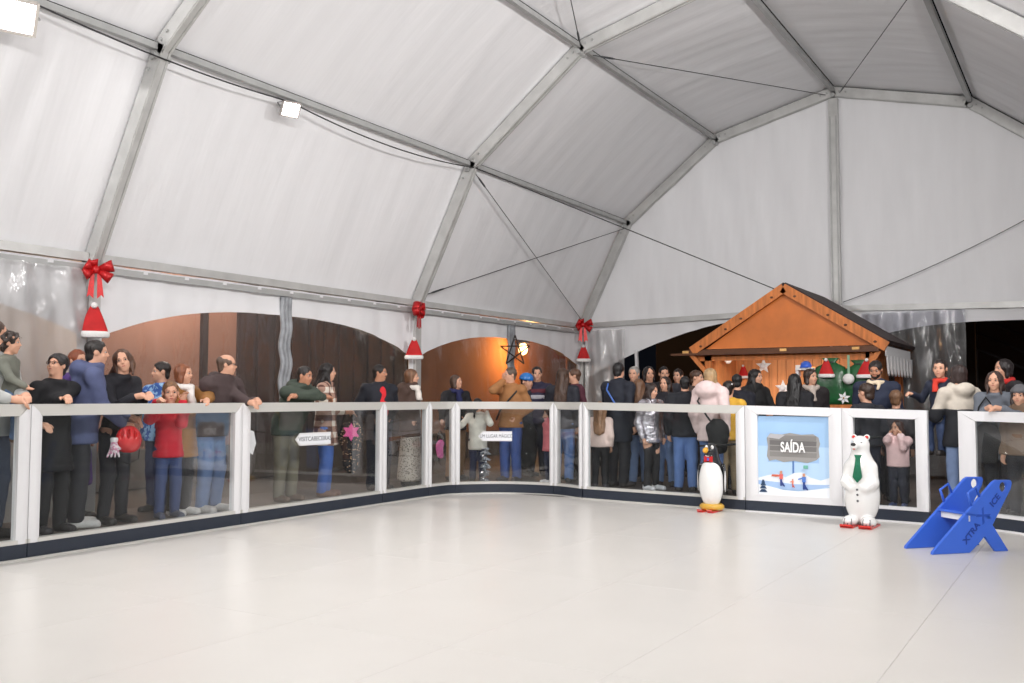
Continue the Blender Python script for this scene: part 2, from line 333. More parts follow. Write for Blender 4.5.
# bracing wires and lamp cable
M_wire = mat('dark_wire', (62, 62, 64), .45, .6)
def wire(label, pts, r, name='bracing_wire', sag=0, n=14, turn=True):
    p0, p1 = (np.array(q, float) for q in pts); root = empty(name, tuple(p0), 0, label, 'wire')
    P = [(p1-p0)*t+np.array([0, 0, -sag*4*t*(1-t)]) for t in np.linspace(0, 1, n)]
    MB().tube(P, r, 6).build('strand', M_wire, root, smooth=True)
    if turn:
        d = (p1-p0)/np.linalg.norm(p1-p0); MB().tube([d*.1, d*.16, d*.34, d*.4], [.006, .014, .014, .006], 6).build('turnbuckle', mat('steel', (90, 92, 95), .4, .8), root)
wire('bracing wire from the second frame knuckle down to the far tent corner', ((X1, -4.9, Z1-.12), (0.06, -.12, He+.12)), .006)
wire('bracing wire from the second frame foot up to the far lower knuckle', ((.10, -4.9, He+.12), (X1, -.12, Z1-.15)), .006)
wire('bracing wire across the upper left roof facet of the end bay', ((X2+.1, -4.85, Z2-.1), (W/2-.1, -.12, ZA-.1)), .006)
wire('bracing wire running up right from the ridge end', ((W/2+.12, -.12, ZA-.1), (W-X2, -4.9, Z2-.08)), .006)
wire('bracing wire slanting across the right half of the gable', ((W/2+.1, -.08, He+.2), (W-X1, -.08, Z1-.05)), .006, sag=.12, turn=False)
wire('thin wire dropping to the second frame upper knuckle', ((X2+.05, -5.1, Z2-.05), (W/2, -9.9, ZA-.05)), .006)
# power cable along the left purlin from lamp to lamp and on to the hut
root = empty('power_cable', (0, 0, 0), 0, 'black power cable sagging from lamp to lamp and on to the hut', 'cable')
def sagline(a, b, s, n=16):
    a = np.array(a, float); b = np.array(b, float); return [a+(b-a)*t+np.array([0, 0, -4*s*t*(1-t)]) for t in np.linspace(0, 1, n)]
MB().tube(sagline((1.0, -11.3, 4.28), (.98, -8.6, 4.24), .05)+sagline((.98, -8.35, 4.24), (1.0, -5.0, 4.27), .10), .0075, 6).build('strand', M_wire, root, smooth=True)
MB().tube(sagline((1.0, -14.4, 4.28), (1.0, -11.45, 4.26), .05), .0075, 6).build('strand', M_wire, root, smooth=True)
MB().tube(sagline((1.0, -5.0, 4.27), (4.2, -2.0, 2.72), .0, 10), .0075, 6).build('strand', M_wire, root, smooth=True)
# floodlights on the left purlin, plus the added right row
M_lamp = mat('lamp_glass', (255, 250, 244), .3, emit=40)
for i, (fx, fy, fz, s) in enumerate(FLOODS):
    o = empty('floodlight', (fx, fy, fz), 0, 'square led floodlight clamped to the %s purlin, %s' % ('left' if s > 0 else 'right', ('the one farther into the tent', 'the one in the upper left picture corner', 'the one above the near left edge', 'farthest of the added unseen row', 'second of the added unseen row', 'third of the added unseen row', 'nearest of the added unseen row')[i]), 'floodlight', 'floodlights along the purlins')
    o.rotation_euler = (Vector(AIM(fx, fy, fz, s))-Vector((fx, fy, fz))).to_track_quat('-Z', 'Y').to_euler()
    o.scale = ((.68,)*3, (1.15,)*3)[i == 1]
    MB().box((0, 0, .03), (.28, .23, .05)).build('housing', mat('lamp_housing', (196, 190, 184), .4, .4), o)
    b = MB()
    for x in (-.135, .135): b.box((x, 0, -.005), (.022, .23, .03))
    for y in (-.11, .11): b.box((0, y, -.005), (.25, .022, .03))
    b.build('bezel', mat('lamp_housing'), o); MB().box((0, 0, .003), (.24, .19, .004)).build('lens', M_lamp, o)
    MB().tube([(-.16, 0, .03), (-.16, 0, .16), (.16, 0, .16), (.16, 0, .03)], .01, 6).build('bracket', M_alu_d, o)
    MB().tube([(.02, .02, .06), (.08, .06, .16), (.14, .02, .22), (.08, -.05, .18), (.02, -.02, .1)], .008, 6).build('lead', M_wire, o)
# ------------------------------------------------------------------ ground and rink floor
MB().box((0, -10, -.06), (80, 80, .08)).build('ground', mat('brown_grey_ground', (96, 88, 82), .6, 0, var=.25, vscale=3, bump=.2, bscale=18), None, label='dark brown grey ground around the rink', cat='ground', kind='structure')
floor = empty('floor', (0, 0, 0), 0, 'glossy white synthetic ice floor of square-edged sheets', 'ice floor', kind='structure')
xl = [1.18, 2.37, 3.37, 4.38, 5.36, 6.22, 7.22, 8.22, 9.05]; yl = [-5.45, -6.1, -7.98, -9.88, -11.74, -13.66, -15.6, -17.5, -19.4]
tile_cache = {}
for i in range(len(xl)-1):
    for j in range(len(yl)-1):
        sx = xl[i+1]-xl[i]-.0008; sy = yl[j]-yl[j+1]-.0008; key = (round(sx, 3), round(sy, 3))
        if key not in tile_cache:
            x, y = sx/2, sy/2; b = .0015; vs = [(-x, -y, -.02), (x, -y, -.02), (x, y, -.02), (-x, y, -.02), (-x, -y, -b), (x, -y, -b), (x, y, -b), (-x, y, -b), (-x+b, -y+b, 0), (x-b, -y+b, 0), (x-b, y-b, 0), (-x+b, y-b, 0)]
            me = bpy.data.meshes.new('ice_sheet'); me.from_pydata(vs, [], [(0, 1, 5, 4), (1, 2, 6, 5), (2, 3, 7, 6), (3, 0, 4, 7), (4, 5, 9, 8), (5, 6, 10, 9), (6, 7, 11, 10), (7, 4, 8, 11), (8, 9, 10, 11)]); me.materials.append(M_ice); me.update(); tile_cache[key] = me
        # keep sheets off the rounded corner outside the boards
        cx, cy = (xl[i]+xl[i+1])/2, (yl[j]+yl[j+1])/2
        o = link('ice_sheet', tile_cache[key], floor); o.location = (cx, cy, 0)
# ------------------------------------------------------------------ barrier boards
BH = 1.13
def path_frame(P, s):
    acc = 0
    for i in range(len(P)-1):
        a, b = np.array(P[i], float), np.array(P[i+1], float); l = np.linalg.norm(b-a)
        if s <= acc+l+1e-9 or i == len(P)-2:
            t = (s-acc)/l; d = (b-a)/l; return a+(b-a)*t, np.array([-d[1], d[0]]), 
        acc += l
def plen(P): return sum(math.hypot(P[i+1][0]-P[i][0], P[i+1][1]-P[i][1]) for i in range(len(P)-1))
def strip(P, ss, lo, hi, d0, d1):
    """solid strip along path P at arclengths ss; lo/hi z functions, d0/d1 offsets (d1 may be a function), + is away from the rink"""
    b = MB(); vs = []
    for s in ss:
        c, n = path_frame(P, s); f1 = d1(s) if callable(d1) else d1
        for dd, z in ((d0, lo(s)), (d0, hi(s)), (f1, hi(s)), (f1, lo(s))): vs.append((c[0]+n[0]*dd, c[1]+n[1]*dd, z))
    fs = []
    for i in range(len(ss)-1):
        for k in range(4): fs.append((i*4+k, i*4+(k+1) % 4, i*4+4+(k+1) % 4, i*4+4+k))
    e = (len(ss)-1)*4; fs += [(3, 2, 1, 0), (e, e+1, e+2, e+3)]
    return b.add(vs, fs)
def smooth_path(P, n=10):
    P = [np.array(p, float) for p in P]; out = []
    Q = [2*P[0]-P[1]]+P+[2*P[-1]-P[-2]]
    for i in range(1, len(Q)-2):
        for t in np.linspace(0, 1, n, endpoint=False):
            a, b, c, d = Q[i-1], Q[i], Q[i+1], Q[i+2]
            out.append(tuple(.5*((2*b)+(-a+c)*t+(2*a-5*b+4*c-d)*t*t+(-a+3*b-3*c+d)*t**3)))
    return out+[tuple(P[-1])]
def barrier(label, P, sw=.09, t=.09, poster=False, rmat=None, tb=.03, swr=None, h0=BH, h1=BH):
    L = plen(P); root = empty('barrier_panel', (P[0][0], P[0][1], 0), 0, label, 'barrier', 'see-through rink barrier panels'); rmat = rmat or M_rail; swr = swr or sw
    bh = lambda s: h0+(h1-h0)*s/L
    def mk(name, b, m, smooth=False):
        o = b.build(name, m, root, smooth); o.location = (-P[0][0], -P[0][1], 0); return o
    n = max(2, len(P)); g = .003; zk = .118
    S = lambda a, b, extra=(): sorted(set([a, b]+list(np.linspace(a, b, n))+list(extra)))
    c = lambda s: min(1, (s-g)/sw if s < L/2 else (L-g-s)/swr)
    mk('top_rail', strip(P, S(g, L-g, (sw, L-swr)), lambda s: bh(s)-max(.004, t*c(s)), bh, -.035, .035), rmat)
    zb = zk+tb
    for a, b, sg in ((g, sw, 1), (L-swr, L-g, -1)):
        q = lambda s: (s-g)/(sw-g) if sg > 0 else (L-g-s)/(swr-g)
        bl = lambda s: -.030-.014*math.sin(PI*min(1, max(0, (s-a)/(b-a))))
        mk('stile', strip(P, list(np.linspace(a, b, 9)), (lambda s: zk+tb*q(s)) if poster else (lambda s: zk), lambda s: bh(s)-t*q(s)-.002, .03, bl), M_white)
    mk('bottom_rail', strip(P, S(g, L-g, (sw, L-swr)), lambda s: zk, (lambda s: zk+max(.004, tb*c(s))) if poster else (lambda s: zb), -.037, .03), M_white if poster else rmat)
    mk('kick_plate', strip(P, S(g, L-g), lambda s: .014, lambda s: zk, -.030, .03), M_kick)
    mk('base_strip', strip(P, S(0, L), lambda s: 0.0, lambda s: .014, -.045, .03), rmat)
    if not poster: mk('pane', strip(P, S(sw, L-swr), lambda s: zb, lambda s: bh(s)-t, -.003, .003), M_pane, len(P) > 4)
    return root
J = [(1.35, -13.45), (1.33, -11.39), (1.27, -9.3), (1.22, -7.2), (1.21, -6.33), (1.30, -5.88), (2.40, -5.33), (2.88, -5.49), (4.88, -5.66), (5.87, -5.68), (6.67, -5.75)]
corner = smooth_path([J[3], J[4], J[5], (1.78, -5.45), J[6], J[7]], 10)
b0 = barrier('clear barrier panel cut by the left picture edge', [J[0], J[1]])
b1 = barrier('clear barrier panel in front of the child in the red jacket', [J[1], J[2]])
b2 = barrier('clear barrier panel carrying the arrow sign before the man in green', [J[2], J[3]], sw=.10, swr=.06)
b3 = barrier('clear barrier panel before the woman in the leopard print skirt', corner[0:11], sw=.07, swr=.06)
b4 = barrier('narrow clear barrier panel at the start of the rounded corner', corner[10:21], sw=.06)
b5 = barrier('wide curved clear corner panel carrying an arrow sign', corner[20:41], sw=.06)
b6 = barrier('narrow clear barrier panel just past the rounded corner', corner[40:51], sw=.06)
b7 = barrier('clear barrier panel behind the penguin figure', [J[7], J[8]], sw=.07, swr=.10, h1=1.105)
b8 = barrier('white framed barrier panel filled with the saida poster', [J[8], J[9]], sw=.13, t=.09, poster=True, rmat=M_white, tb=.07, h0=1.105, h1=1.085)
b9 = barrier('clear barrier panel behind the polar bear figure', [J[9], J[10]], sw=.11, rmat=M_white, h0=1.085, h1=1.07)
gp = smooth_path([(6.94, -5.79), (7.25, -5.87), (7.62, -6.13), (7.95, -6.55), (8.12, -7.1)], 6)
b10 = barrier('curved clear barrier panel right of the entrance gap', gp, sw=.15, swr=.1, rmat=M_white, h0=1.068, h1=1.05)
# depth of the boards per picture column
off_path = [(x, y) for x, y in [J[0], J[1], J[2]]+list(corner)+[J[8], J[9], J[10], (6.8, -5.77)]+list(gp)]
def _outward(P, d):
    out = []
    for i, p in enumerate(P):
        a = np.array(P[max(i-1, 0)], float); b = np.array(P[min(i+1, len(P)-1)], float); t = (b-a)/(np.linalg.norm(b-a)+1e-9); out.append((p[0]-t[1]*d, p[1]+t[0]*d))
    return out
M_deck = mat('dark_deck', (92, 82, 76), .6, 0, var=.3, vscale=4, bump=.15, bscale=20)
inner_edge = _outward(off_path, .045); outer_edge = [(.1, p[1]) if i < 3 else None for i, p in enumerate(inner_edge)]
dk = MB().add([(x, y, z) for z in (.0, .115) for x, y in inner_edge+[(8.95, -7.1), (8.95, -2.8), (.1, -2.8), (.1, -13.45)]], [])
nI = len(inner_edge)+4; tri = []
import mathutils
tri = mathutils.geometry.tessellate_polygon([[Vector((v[0], v[1], 0)) for v in dk.v[:nI]]])
dk.f = [tuple(t) for t in tri]+[tuple(i+nI for i in t) for t in tri]+[(i, (i+1) % nI, nI+(i+1) % nI, nI+i) for i in range(nI)]; dk.m = [0]*len(dk.f)
deck = dk.build('walkway_deck', M_deck, None, label='dark raised walkway deck the spectators stand on', cat='deck', kind='structure')
_bd = sorted((px_of((x, y, .6)), depth_of((x, y, .6))) for x, y in J[:4]+corner[::5]+J[8:]+gp[:14])
def bdepth(px): return float(np.interp(px, [a for a, _ in _bd], [d for _, d in _bd]))
# poster
def poster():
    a = np.array([*J[8], 0.]); b = np.array([*J[9], 0.]); L = np.linalg.norm(b-a); A = (b-a)/L; N = np.array([A[1], -A[0], 0]); Z = np.array([0, 0, 1.])
    x0, x1, z0, z1 = .125, L-.108, .185, 1.085-.088; w_, h_ = x1-x0, z1-z0
    root = empty('poster', tuple(a+A*x0+Z*z0), 0, 'saida poster with wooden sign, snow and little skaters', 'poster')
    O = np.zeros(3); lay = [0]
    def flat(name, poly, col, par=None):
        lay[0] += 1; m = mat('print_%d_%d_%d' % col, col, .35); d = .001+.0006*lay[0]
        return MB().prism([(u*w_, v*h_) for u, v in poly], .0006, O+N*d, A, Z, N).build(name, m, par or root)
    MB().prism([(0, 0), (w_, 0), (w_, h_), (0, h_)], .012, O-N*.012, A, Z, N).build('backing', mat('print_sky', (166, 203, 240), .35, var=.12, vscale=1.2), root)
    flat('print_haze', [(0, .1), (1, .1), (1, .62), (0, .62)], (186, 216, 245))
    flat('print_patch', [(.14, .42), (.83, .42), (.83, .79), (.14, .79)], (160, 196, 236))
    flat('print_post', [(.475, .28), (.5, .28), (.5, .44), (.475, .44)], (88, 128, 190))
    flat('print_snow', [(0, .14), (1, .14), (1, .26), (.85, .21), (.72, .24), (.6, .30), (.5, .29), (.38, .23), (.28, .27), (.15, .25), (0, .21)], (238, 244, 252))
    flat('print_pond', [(.0, .18), (.2, .17), (.5, .15), (.8, .155), (1, .16), (.8, .10), (.5, .075), (.2, .09), (0, .13)], (170, 200, 238))
    flat('print_snow', [(0, 0), (1, 0), (1, .13), (.8, .1), (.55, .065), (.35, .07), (.15, .11), (0, .13)], (243, 247, 252))
    flat('print_board', [(.13, .49), (.16, .43), (.25, .45), (.36, .42), (.5, .44), (.68, .42), (.8, .46), (.84, .5), (.83, .6), (.85, .66), (.83, .74), (.76, .78), (.6, .77), (.45, .79), (.32, .765), (.18, .78), (.13, .72), (.145, .62)], (158, 156, 154))
    for k, (v0, c) in enumerate(((.49, (138, 136, 134)), (.565, (120, 118, 117)), (.635, (112, 110, 110)), (.70, (134, 132, 130)))):
        flat('print_plank', [(.17, v0), (.8, v0-.005), (.805, v0+.055), (.17, v0+.06)], c)
    flat('print_snow', [(.14, .73), (.3, .71), (.38, .76), (.34, .77), (.18, .775)], (186, 186, 190))
    for v, wd in ((.03, .06), (.075, .05), (.115, .04), (.15, .026)): flat('print_tree', [(.075-wd, v), (.075+wd, v), (.075+wd*.4, v+.038), (.075-wd*.4, v+.038)], (44, 70, 104))
    def skater(u, v, s, top, leg):
        flat('print_skater', [(u-.012*s, v), (u+.012*s, v), (u+.018*s, v+.09*s), (u-.012*s, v+.09*s)], leg)
        flat('print_skater', [(u+.012*s, v+.01*s), (u+.05*s, v-.01*s), (u+.054*s, v+.004*s), (u+.016*s, v+.06*s)], leg)
        flat('print_skater', [(u-.02*s, v+.085*s), (u+.026*s, v+.085*s), (u+.03*s, v+.15*s), (u-.02*s, v+.15*s)], top)
        flat('print_skater', [(u-.07*s, v+.11*s), (u-.02*s, v+.125*s), (u-.02*s, v+.14*s), (u-.07*s, v+.125*s)], top)
        flat('print_skater', [(u-.012*s, v+.152*s), (u+.02*s, v+.152*s), (u+.02*s, v+.19*s), (u-.012*s, v+.19*s)], (206, 150, 120))
    skater(.32, .12, 1, (226, 110, 104), (56, 74, 140)); flat('print_sled', [(.19, .235), (.3, .235), (.29, .262), (.2, .262)], (214, 110, 86))
    skater(.48, .11, .55, (236, 140, 110), (200, 90, 80)); skater(.63, .09, 1.05, (86, 130, 210), (44, 70, 140))
    flat('print_parcel', [(.63, .35), (.69, .35), (.69, .39), (.63, .39)], (110, 178, 160))
    R = Matrix(((A[0], 0, N[0], 0), (A[1], 0, N[1], 0), (A[2], 1, N[2], 0), (0, 0, 0, 1)))
    p = A*(w_*.49)+Z*(h_*.605)+N*.024; text_mesh('SAÍDA', .135, mat('print_white', (250, 250, 250), .4), 'lettering', root, Matrix.Translation(p) @ R @ Matrix.Diagonal((.66, 1.05, 1, 1)), .004)
    root.location = tuple(a+A*x0+Z*z0)
poster()
def arrow_sign(label, text, pl, pr, h, Pth, bracket=False):
    """white arrow board fixed to the rink face of a pane; pl, pr = left and right end on the pane in plan"""
    a = np.array([pl[0], pl[1], 0.]); b = np.array([pr[0], pr[1], 0.]); L = np.linalg.norm(b-a); A = (b-a)/L; N = np.array([A[1], -A[0], 0]); Z = np.array([0, 0, 1.])
    root = empty('arrow_sign', tuple(a+Z*pl[2]), 0, label, 'sign', 'arrow signs on the barriers')
    MB().prism([(0, h/2), (.06, 0), (L, 0.0), (L, h), (.06, h)], .012, N*.012, A, Z, N).build('board', M_white, root)
    MB().prism([(.02, h*.5), (.07, h*.12), (L-.01, h*.12), (L-.01, h*.88), (.07, h*.88)], .0006, N*.0242, A, Z, N).build('print_border', mat('sign_face', (236, 238, 242), .4), root)
    R = Matrix(((A[0], 0, N[0], 0), (A[1], 0, N[1], 0), (A[2], 1, N[2], 0), (0, 0, 0, 1))); p = A*(L*.54)+Z*(h*.5)+N*.0256
    text_mesh(text, h*.5, mat('sign_ink', (84, 88, 98), .5), 'lettering', root, Matrix.Translation(p) @ R @ Matrix.Diagonal((L*(1.12 if len(text.split()) < 2 else .98)/(len(text)*h*.5*.62), 1, 1, 1)))
    MB().box((A*L*.93+Z*h*.3+N*.006), (.02, .02, .05)).build('fixing', mat('lamp_housing'), root)
def pane_pt(px, py, off=-.02):
    r = ray(px, py); return at_depth(px, py, bdepth(px)+off)
p1, p2 = on_plane(294, 446, 0, 1.262), on_plane(329, 446, 0, 1.262)
arrow_sign('white arrow sign before the woman in plaid on the left barrier pane', 'VISITCABECEIRAS', p1, p2, .125, None)
p1, p2 = pane_pt(478, 441, -.05), pane_pt(512, 441, -.05)
arrow_sign('white arrow sign with three words on the curved corner pane', 'UM LUGAR MÁGICO', p1, p2, .12, None)
p1 = on_plane(252, 441, 0, 1.262)
o = empty('sticker', tuple(p1), 0, 'torn white sticker on the left barrier pane beside the post', 'sticker')
MB().prism([(-.06, -.08), (.01, -.13), (.05, -.02), (.02, .09), (-.05, .11)], .002, (0, 0, 0), (0, 1, 0), (0, 0, 1), (1, 0, 0)).build('paper', M_white, o)
# ------------------------------------------------------------------ outside the tent (night)
def facade(label, name, y0, y1, x, h, col, extra=None, var=.18):
    o = empty(name, (x, (y0+y1)/2, 0), 0, label, 'building'); MB().box((-.15, 0, h/2), (.3, y1-y0, h)).build('wall', mat('plaster_%d' % col[0], col, .8, 0, var=var, vscale=.9, bump=.1, bscale=14), o)
    MB().box((.02, 0, .25), (.06, y1-y0, .5)).build('plinth', mat('plinth', (92, 84, 78), .8), o)
    if extra: extra(o)
    return o
def brown_extra(o):
    MB().box((.03, .55, 1.6), (.06, .10, 3.2)).build('downpipe', mat('dark_pipe', (52, 40, 38), .5), o)
    MB().box((.04, 0, 2.6), (.08, 2.2, .10)).build('ledge', mat('plinth'), o)
def dark_extra(o):
    for k in range(12): MB().box((.02, (k-5.5)*(fy3-fy2)/12, 1.5), (.04, (fy3-fy2)/12-.05, 3.0)).build('door_leaf', mat('dark_shutter', (64, 46, 42), .5, .1, var=.3, vscale=3), o)
    MB().box((.05, 0, 3.1), (.1, fy3-fy2-.1, .16)).build('lintel', mat('plinth'), o)
def orange_extra(o):
    for k in range(3): MB().box((.02, -1.0+k*2.3, 1.9), (.05, .08, 3.8)).build('pilaster', mat('plaster_pil', (182, 124, 80), .8), o)
fy1, fy2, fy3 = (float(on_plane(q, 360, 0, -2.6)[1]) for q in (92, 237, 417))
facade('beige plastered house seen through the leftmost tent window', 'house', fy1-8, fy1-.02, -2.6, 5, (176, 152, 132))
facade('reddish brown plastered house with downpipe seen through the left tent window', 'house', fy1, fy2-.02, -2.6, 5, (154, 112, 94), brown_extra)
facade('dark shuttered building seen through the tent window behind the man in green', 'house', fy2, fy3-.02, -2.6, 5, (72, 52, 46), dark_extra)
facade('house wall glowing orange beside the wall lantern', 'house', fy3, fy3+9, -2.6, 5, (190, 130, 84), orange_extra)
lp = on_plane(523, 349, 0, -2.25)
o = empty('wall_lantern', tuple(lp), 0, 'lit wall lantern glowing orange behind the wire star', 'lantern')
MB().ell((0, 0, 0), (.10, .10, .13)).build('bulb', mat('lantern_glow', (255, 214, 150), .4, emit=7), o, True)
MB().lathe((0, 0, .12), [(.16, 0), (.10, .06), (.02, .12)], 12).build('cap', M_black, o); MB().box((-.18, 0, .2), (.36, .03, .03)).build('arm', M_black, o)
l = bpy.data.lights.new('lantern_light', 'POINT'); l.energy = 110; l.color = (1.0, .50, .16); l.shadow_soft_size = .12; q = bpy.data.objects.new('lantern_light', l); COL.objects.link(q); q.location = (lp[0]+.22, lp[1]-.1, lp[2])
# unseen lantern added outside, left, to light the house walls
o = empty('wall_lantern', (-2.4, fy1+.9, 3.4), 0, 'unseen wall lantern added high up to light the brown house', 'lantern')
MB().ell((0, 0, 0), (.10, .10, .13)).build('bulb', mat('lantern_glow'), o, True); MB().lathe((0, 0, .12), [(.16, 0), (.10, .06), (.02, .12)], 12).build('cap', M_black, o); MB().box((-.1, 0, .2), (.2, .03, .03)).build('arm', M_black, o)
l = bpy.data.lights.new('lantern_light', 'POINT'); l.energy = 300; l.color = (1.0, .86, .74); l.shadow_soft_size = .12; q = bpy.data.objects.new('lantern_light', l); COL.objects.link(q); q.location = (-1.4, fy1+1.0, 3.3)  # added fill, set clear of the bulb to wash the brown wall
# dark stair railing beyond the end wall, right
o = empty('stair_railing', (6.3, 2.6, 0), 0, 'black metal stair railing in the dark beyond the end opening', 'railing'); mr = mat('rail_iron', (34, 32, 34), .5, .3)
for k in range(3): MB().tube([(0, 0, 2.6-k*.28), (3.2, 0, 1.0-k*.28)], .025, 6).build('rail', mr, o)
for k in range(5): MB().tube([(k*.8, 0, 0), (k*.8, 0, 2.6-k*.4)], .022, 6).build('baluster', mr, o)
MB().box((6, 6, 2), (14, .3, 4)).build('dark_building', mat('dark_render', (40, 38, 40), .9, 0, var=.2, vscale=1), None, label='dark unlit building far beyond the end wall', cat='building')
# wire star hanging in the window
sp = on_plane(515, 351, 0, .2)
o = empty('star_ornament', tuple(sp), math.atan2(CAM[1]-sp[1], CAM[0]-sp[0])-.25, 'black wire star hanging in the orange lit tent window', 'ornament'); pts = []
for k in range(5): t = PI/2+k*4*PI/5; pts.append(np.array([0, .25*math.cos(t), .25*math.sin(t)]))
for k in range(5): MB().tube([pts[k], pts[(k+1) % 5]], .012, 6).build('rod', mat('star_wire', (38, 30, 26), .5), o)
MB().tube([pts[0], pts[0]+np.array([0, 0, .2])], .004, 5).build('hanger', M_black, o)
# ------------------------------------------------------------------ red bows and santa hats on the posts
def bow(label, loc, rz, s=1.0):
    o = empty('ribbon_bow', loc, rz, label, 'bow', 'red bows on the tent posts')       # local: faces -Y
    def loopm(ang, L, wd):
        b = MB(); ca, sa = math.cos(ang), math.sin(ang); vs = []; n = 14
        for i in range(n+1):
            t = i/n; r = L*math.sin(PI*t)**.8; y = -.05*math.sin(2*PI*t)-.02; hw = wd*(.35+.65*math.sin(PI*t))
            for q in (-1, 1):
                u, v = r, q*hw; vs.append(((u*ca-v*sa)*s, y*s, (u*sa+v*ca)*s))
        return b.add(vs, [(2*i, 2*i+1, 2*i+3, 2*i+2) for i in range(n)])
    for a, L, wd in ((.30, .15, .055), (-.55, .15, .05), (PI-.5, .10, .06), (PI+.5, .11, .05), (1.9, .09, .05)):
        q = loopm(a, L, wd).build('loop', M_redshine, o, True); md = q.modifiers.new('s', 'SOLIDIFY'); md.thickness = .004
    MB().ell((0, -.035*s, 0), (.035*s, .03*s, .04*s)).build('knot', M_redshine, o, True)
    for sx in (-1, 1):
        b = MB(); P = [(0, 0), (.035, -.01), (.07, -.26), (.045, -.235), (.005, -.27)]; P = [(x*sx*.9+sx*.01, z) for x, z in P]
        b.prism([(x*s, z*s) for x, z in P], .006, (0, -.03*s, 0), (1, 0, 0), (0, 0, 1), (0, -1, 0)).build('tail', M_redshine, o)
    return o
def santa_hat(label, loc, rz, s=1.0, group='santa hats on the tent posts', flop=0.0):
    o = empty('santa_hat', loc, rz, label, 'santa hat', group); n = 18; b = MB()
    prof = [(.15, 0), (.14, .05), (.115, .12), (.085, .20), (.055, .27), (.03, .32), (.012, .345)]; vs = []
    for r, z in prof:
        for k in range(n):
            t = 2*PI*k/n; vs.append(((r*math.cos(t)+flop*z*z*1.5)*s, r*math.sin(t)*.42*s, z*s))
    fs = [(j*n+k, j*n+(k+1) % n, (j+1)*n+(k+1) % n, (j+1)*n+k) for j in range(len(prof)-1) for k in range(n)]+[tuple((len(prof)-1)*n+k for k in range(n))]
    b.add(vs, fs).build('cone', M_red, o, True)
    MB().lathe((0, 0, -.02*s), [(.148*s, -.02*s), (.162*s, -.008*s), (.165*s, .02*s), (.158*s, .045*s), (.145*s, .05*s)], n, .46).build('fur_band', M_fluff, o, True)
    MB().ell((flop*.16*s, -.03*s, .31*s), .035*s).build('pompom', M_fluff, o, True)
toc = lambda p: math.atan2(CAM[1]-p[1], CAM[0]-p[0])+PI/2          # rotation that turns local -Y to the camera
for (px, py, ax, v, lab) in ((96, 270, 0, .16, 'big red bow on the nearest left tent post'), (417, 309, 0, .18, 'red bow seen edge on at the middle left tent post'), (583, 325, 0, .22, 'red bow on the post in the far tent corner')):
    p = on_plane(px, py, ax, v); bow(lab, tuple(p), toc(p)+(1.15 if px == 417 else 0), 1.0 if px < 300 else (1.15 if px > 500 else 1.0))
for (px, py, v, lab, s) in ((93.5, 334, .16, 'red santa hat on the nearest left tent post', .85), (414, 357, .16, 'red santa hat on the middle left tent post', .78), (583.5, 360, .2, 'red santa hat on the post in the far tent corner', .8)):
    p = on_plane(px, py, 0, v); santa_hat(lab, tuple(p), toc(p), s)
# ------------------------------------------------------------------ wooden market hut
HX0, HX1, HY0, HY1, HZE, HZA = 3.14, 5.70, -2.5, -.25, 1.90, 2.71
HYB = HY0+1.25
hut = empty('market_hut', ((HX0+HX1)/2, (HY0+HY1)/2, 0), 0, 'orange wooden market hut with dark gabled roof behind the crowd', 'hut')
hc = ((HX0+HX1)/2, (HY0+HY1)/2, 0)
def hp(b, name, m, par=None, smooth=False):
    o = b.build(name, m, par or hut, smooth); 
    if par is None: o.location = (-hc[0], -hc[1], 0)
    return o
xm = (HX0+HX1)/2
for s in (-1, 1):        # roof slopes
    xe = xm+s*(HX1-HX0)/2*1.03; d = np.array([xe-xm, 0, HZE-HZA-.02]); L = np.linalg.norm(d); d /= L; nn = np.array([-d[2]*s, 0, d[0]*s]) 
    c = np.array([(xm+xe)/2, (HY0+HY1)/2+.02, (HZA+HZE)/2+.03]); hp(MB().box(c, (HY1-HY0-.02, L, .05), np.stack([np.array([0, 1., 0]), d, nn], 1)), 'roof_slope', M_roof)
    c2 = np.array([(xm+xe)/2, HY0-.015, (HZA+HZE)/2-.035]); hp(MB().box(c2, (.035, L+.02, .13), np.stack([np.array([0, 1., 0]), d, nn], 1)), 'barge_board', M_wood)
    for t in (.12, .45, .62, .9): 
        q = np.array([xm, HY0-.035, HZA-.045])+d*L*t; hp(MB().ell(q, (.022, .006, .016), 8, 6), 'knot', M_wood_d)
hp(MB().prism([(HX0+.14, HZE-.02), (HX1-.14, HZE-.02), (xm, HZA-.08)], .03, (0, HY0+.05, 0), (1, 0, 0), (0, 0, 1), (0, 1, 0)), 'gable_panel', M_wood2)
hp(MB().box((xm-.1, HY0+.02, HZE-.055), (2.64, .07, .05)), 'front_beam', M_wood_d); hp(MB().box((xm-.19, HY0-.03, HZE-.095), (2.86, .12, .03)), 'shutter_flap', M_wood_d)
hp(MB().box((xm-.1, HY0+.06, HZE-.15), (2.4, .06, .08)), 'lower_beam', M_wood)
for x in (HX0-.12, xm+.0, xm+.95): hp(MB().box((x, HY0-.07, HZE-.075), (.09, .02, .06)), 'hinge', mat('brass', (202, 158, 98), .35, .7))
for x in (HX0+.18, HX1-.18):
    for y in (HY0+.08, HY1-.06): hp(MB().box((x, y, HZE/2-.05), (.10, .10, HZE-.08)), 'corner_post', M_wood)
hp(MB().beam((HX0+.16, HY0+.0, 1.55), (HX0-.05, HY0-.02, HZE-.10), .05, .06), 'bracket', M_wood); hp(MB().beam((HX1-.2, HY0-.02, 1.55), (HX1-.05, HY0-.02, HZE-.10), .05, .06), 'bracket', M_wood)
npk = 17; pw = (HX1-HX0-.36)/npk
for k in range(npk): hp(MB().box((HX0+.18+pw*(k+.5), HYB, .95), (pw-.006, .025+.006*(k % 2), 1.86)), 'plank', M_plank)
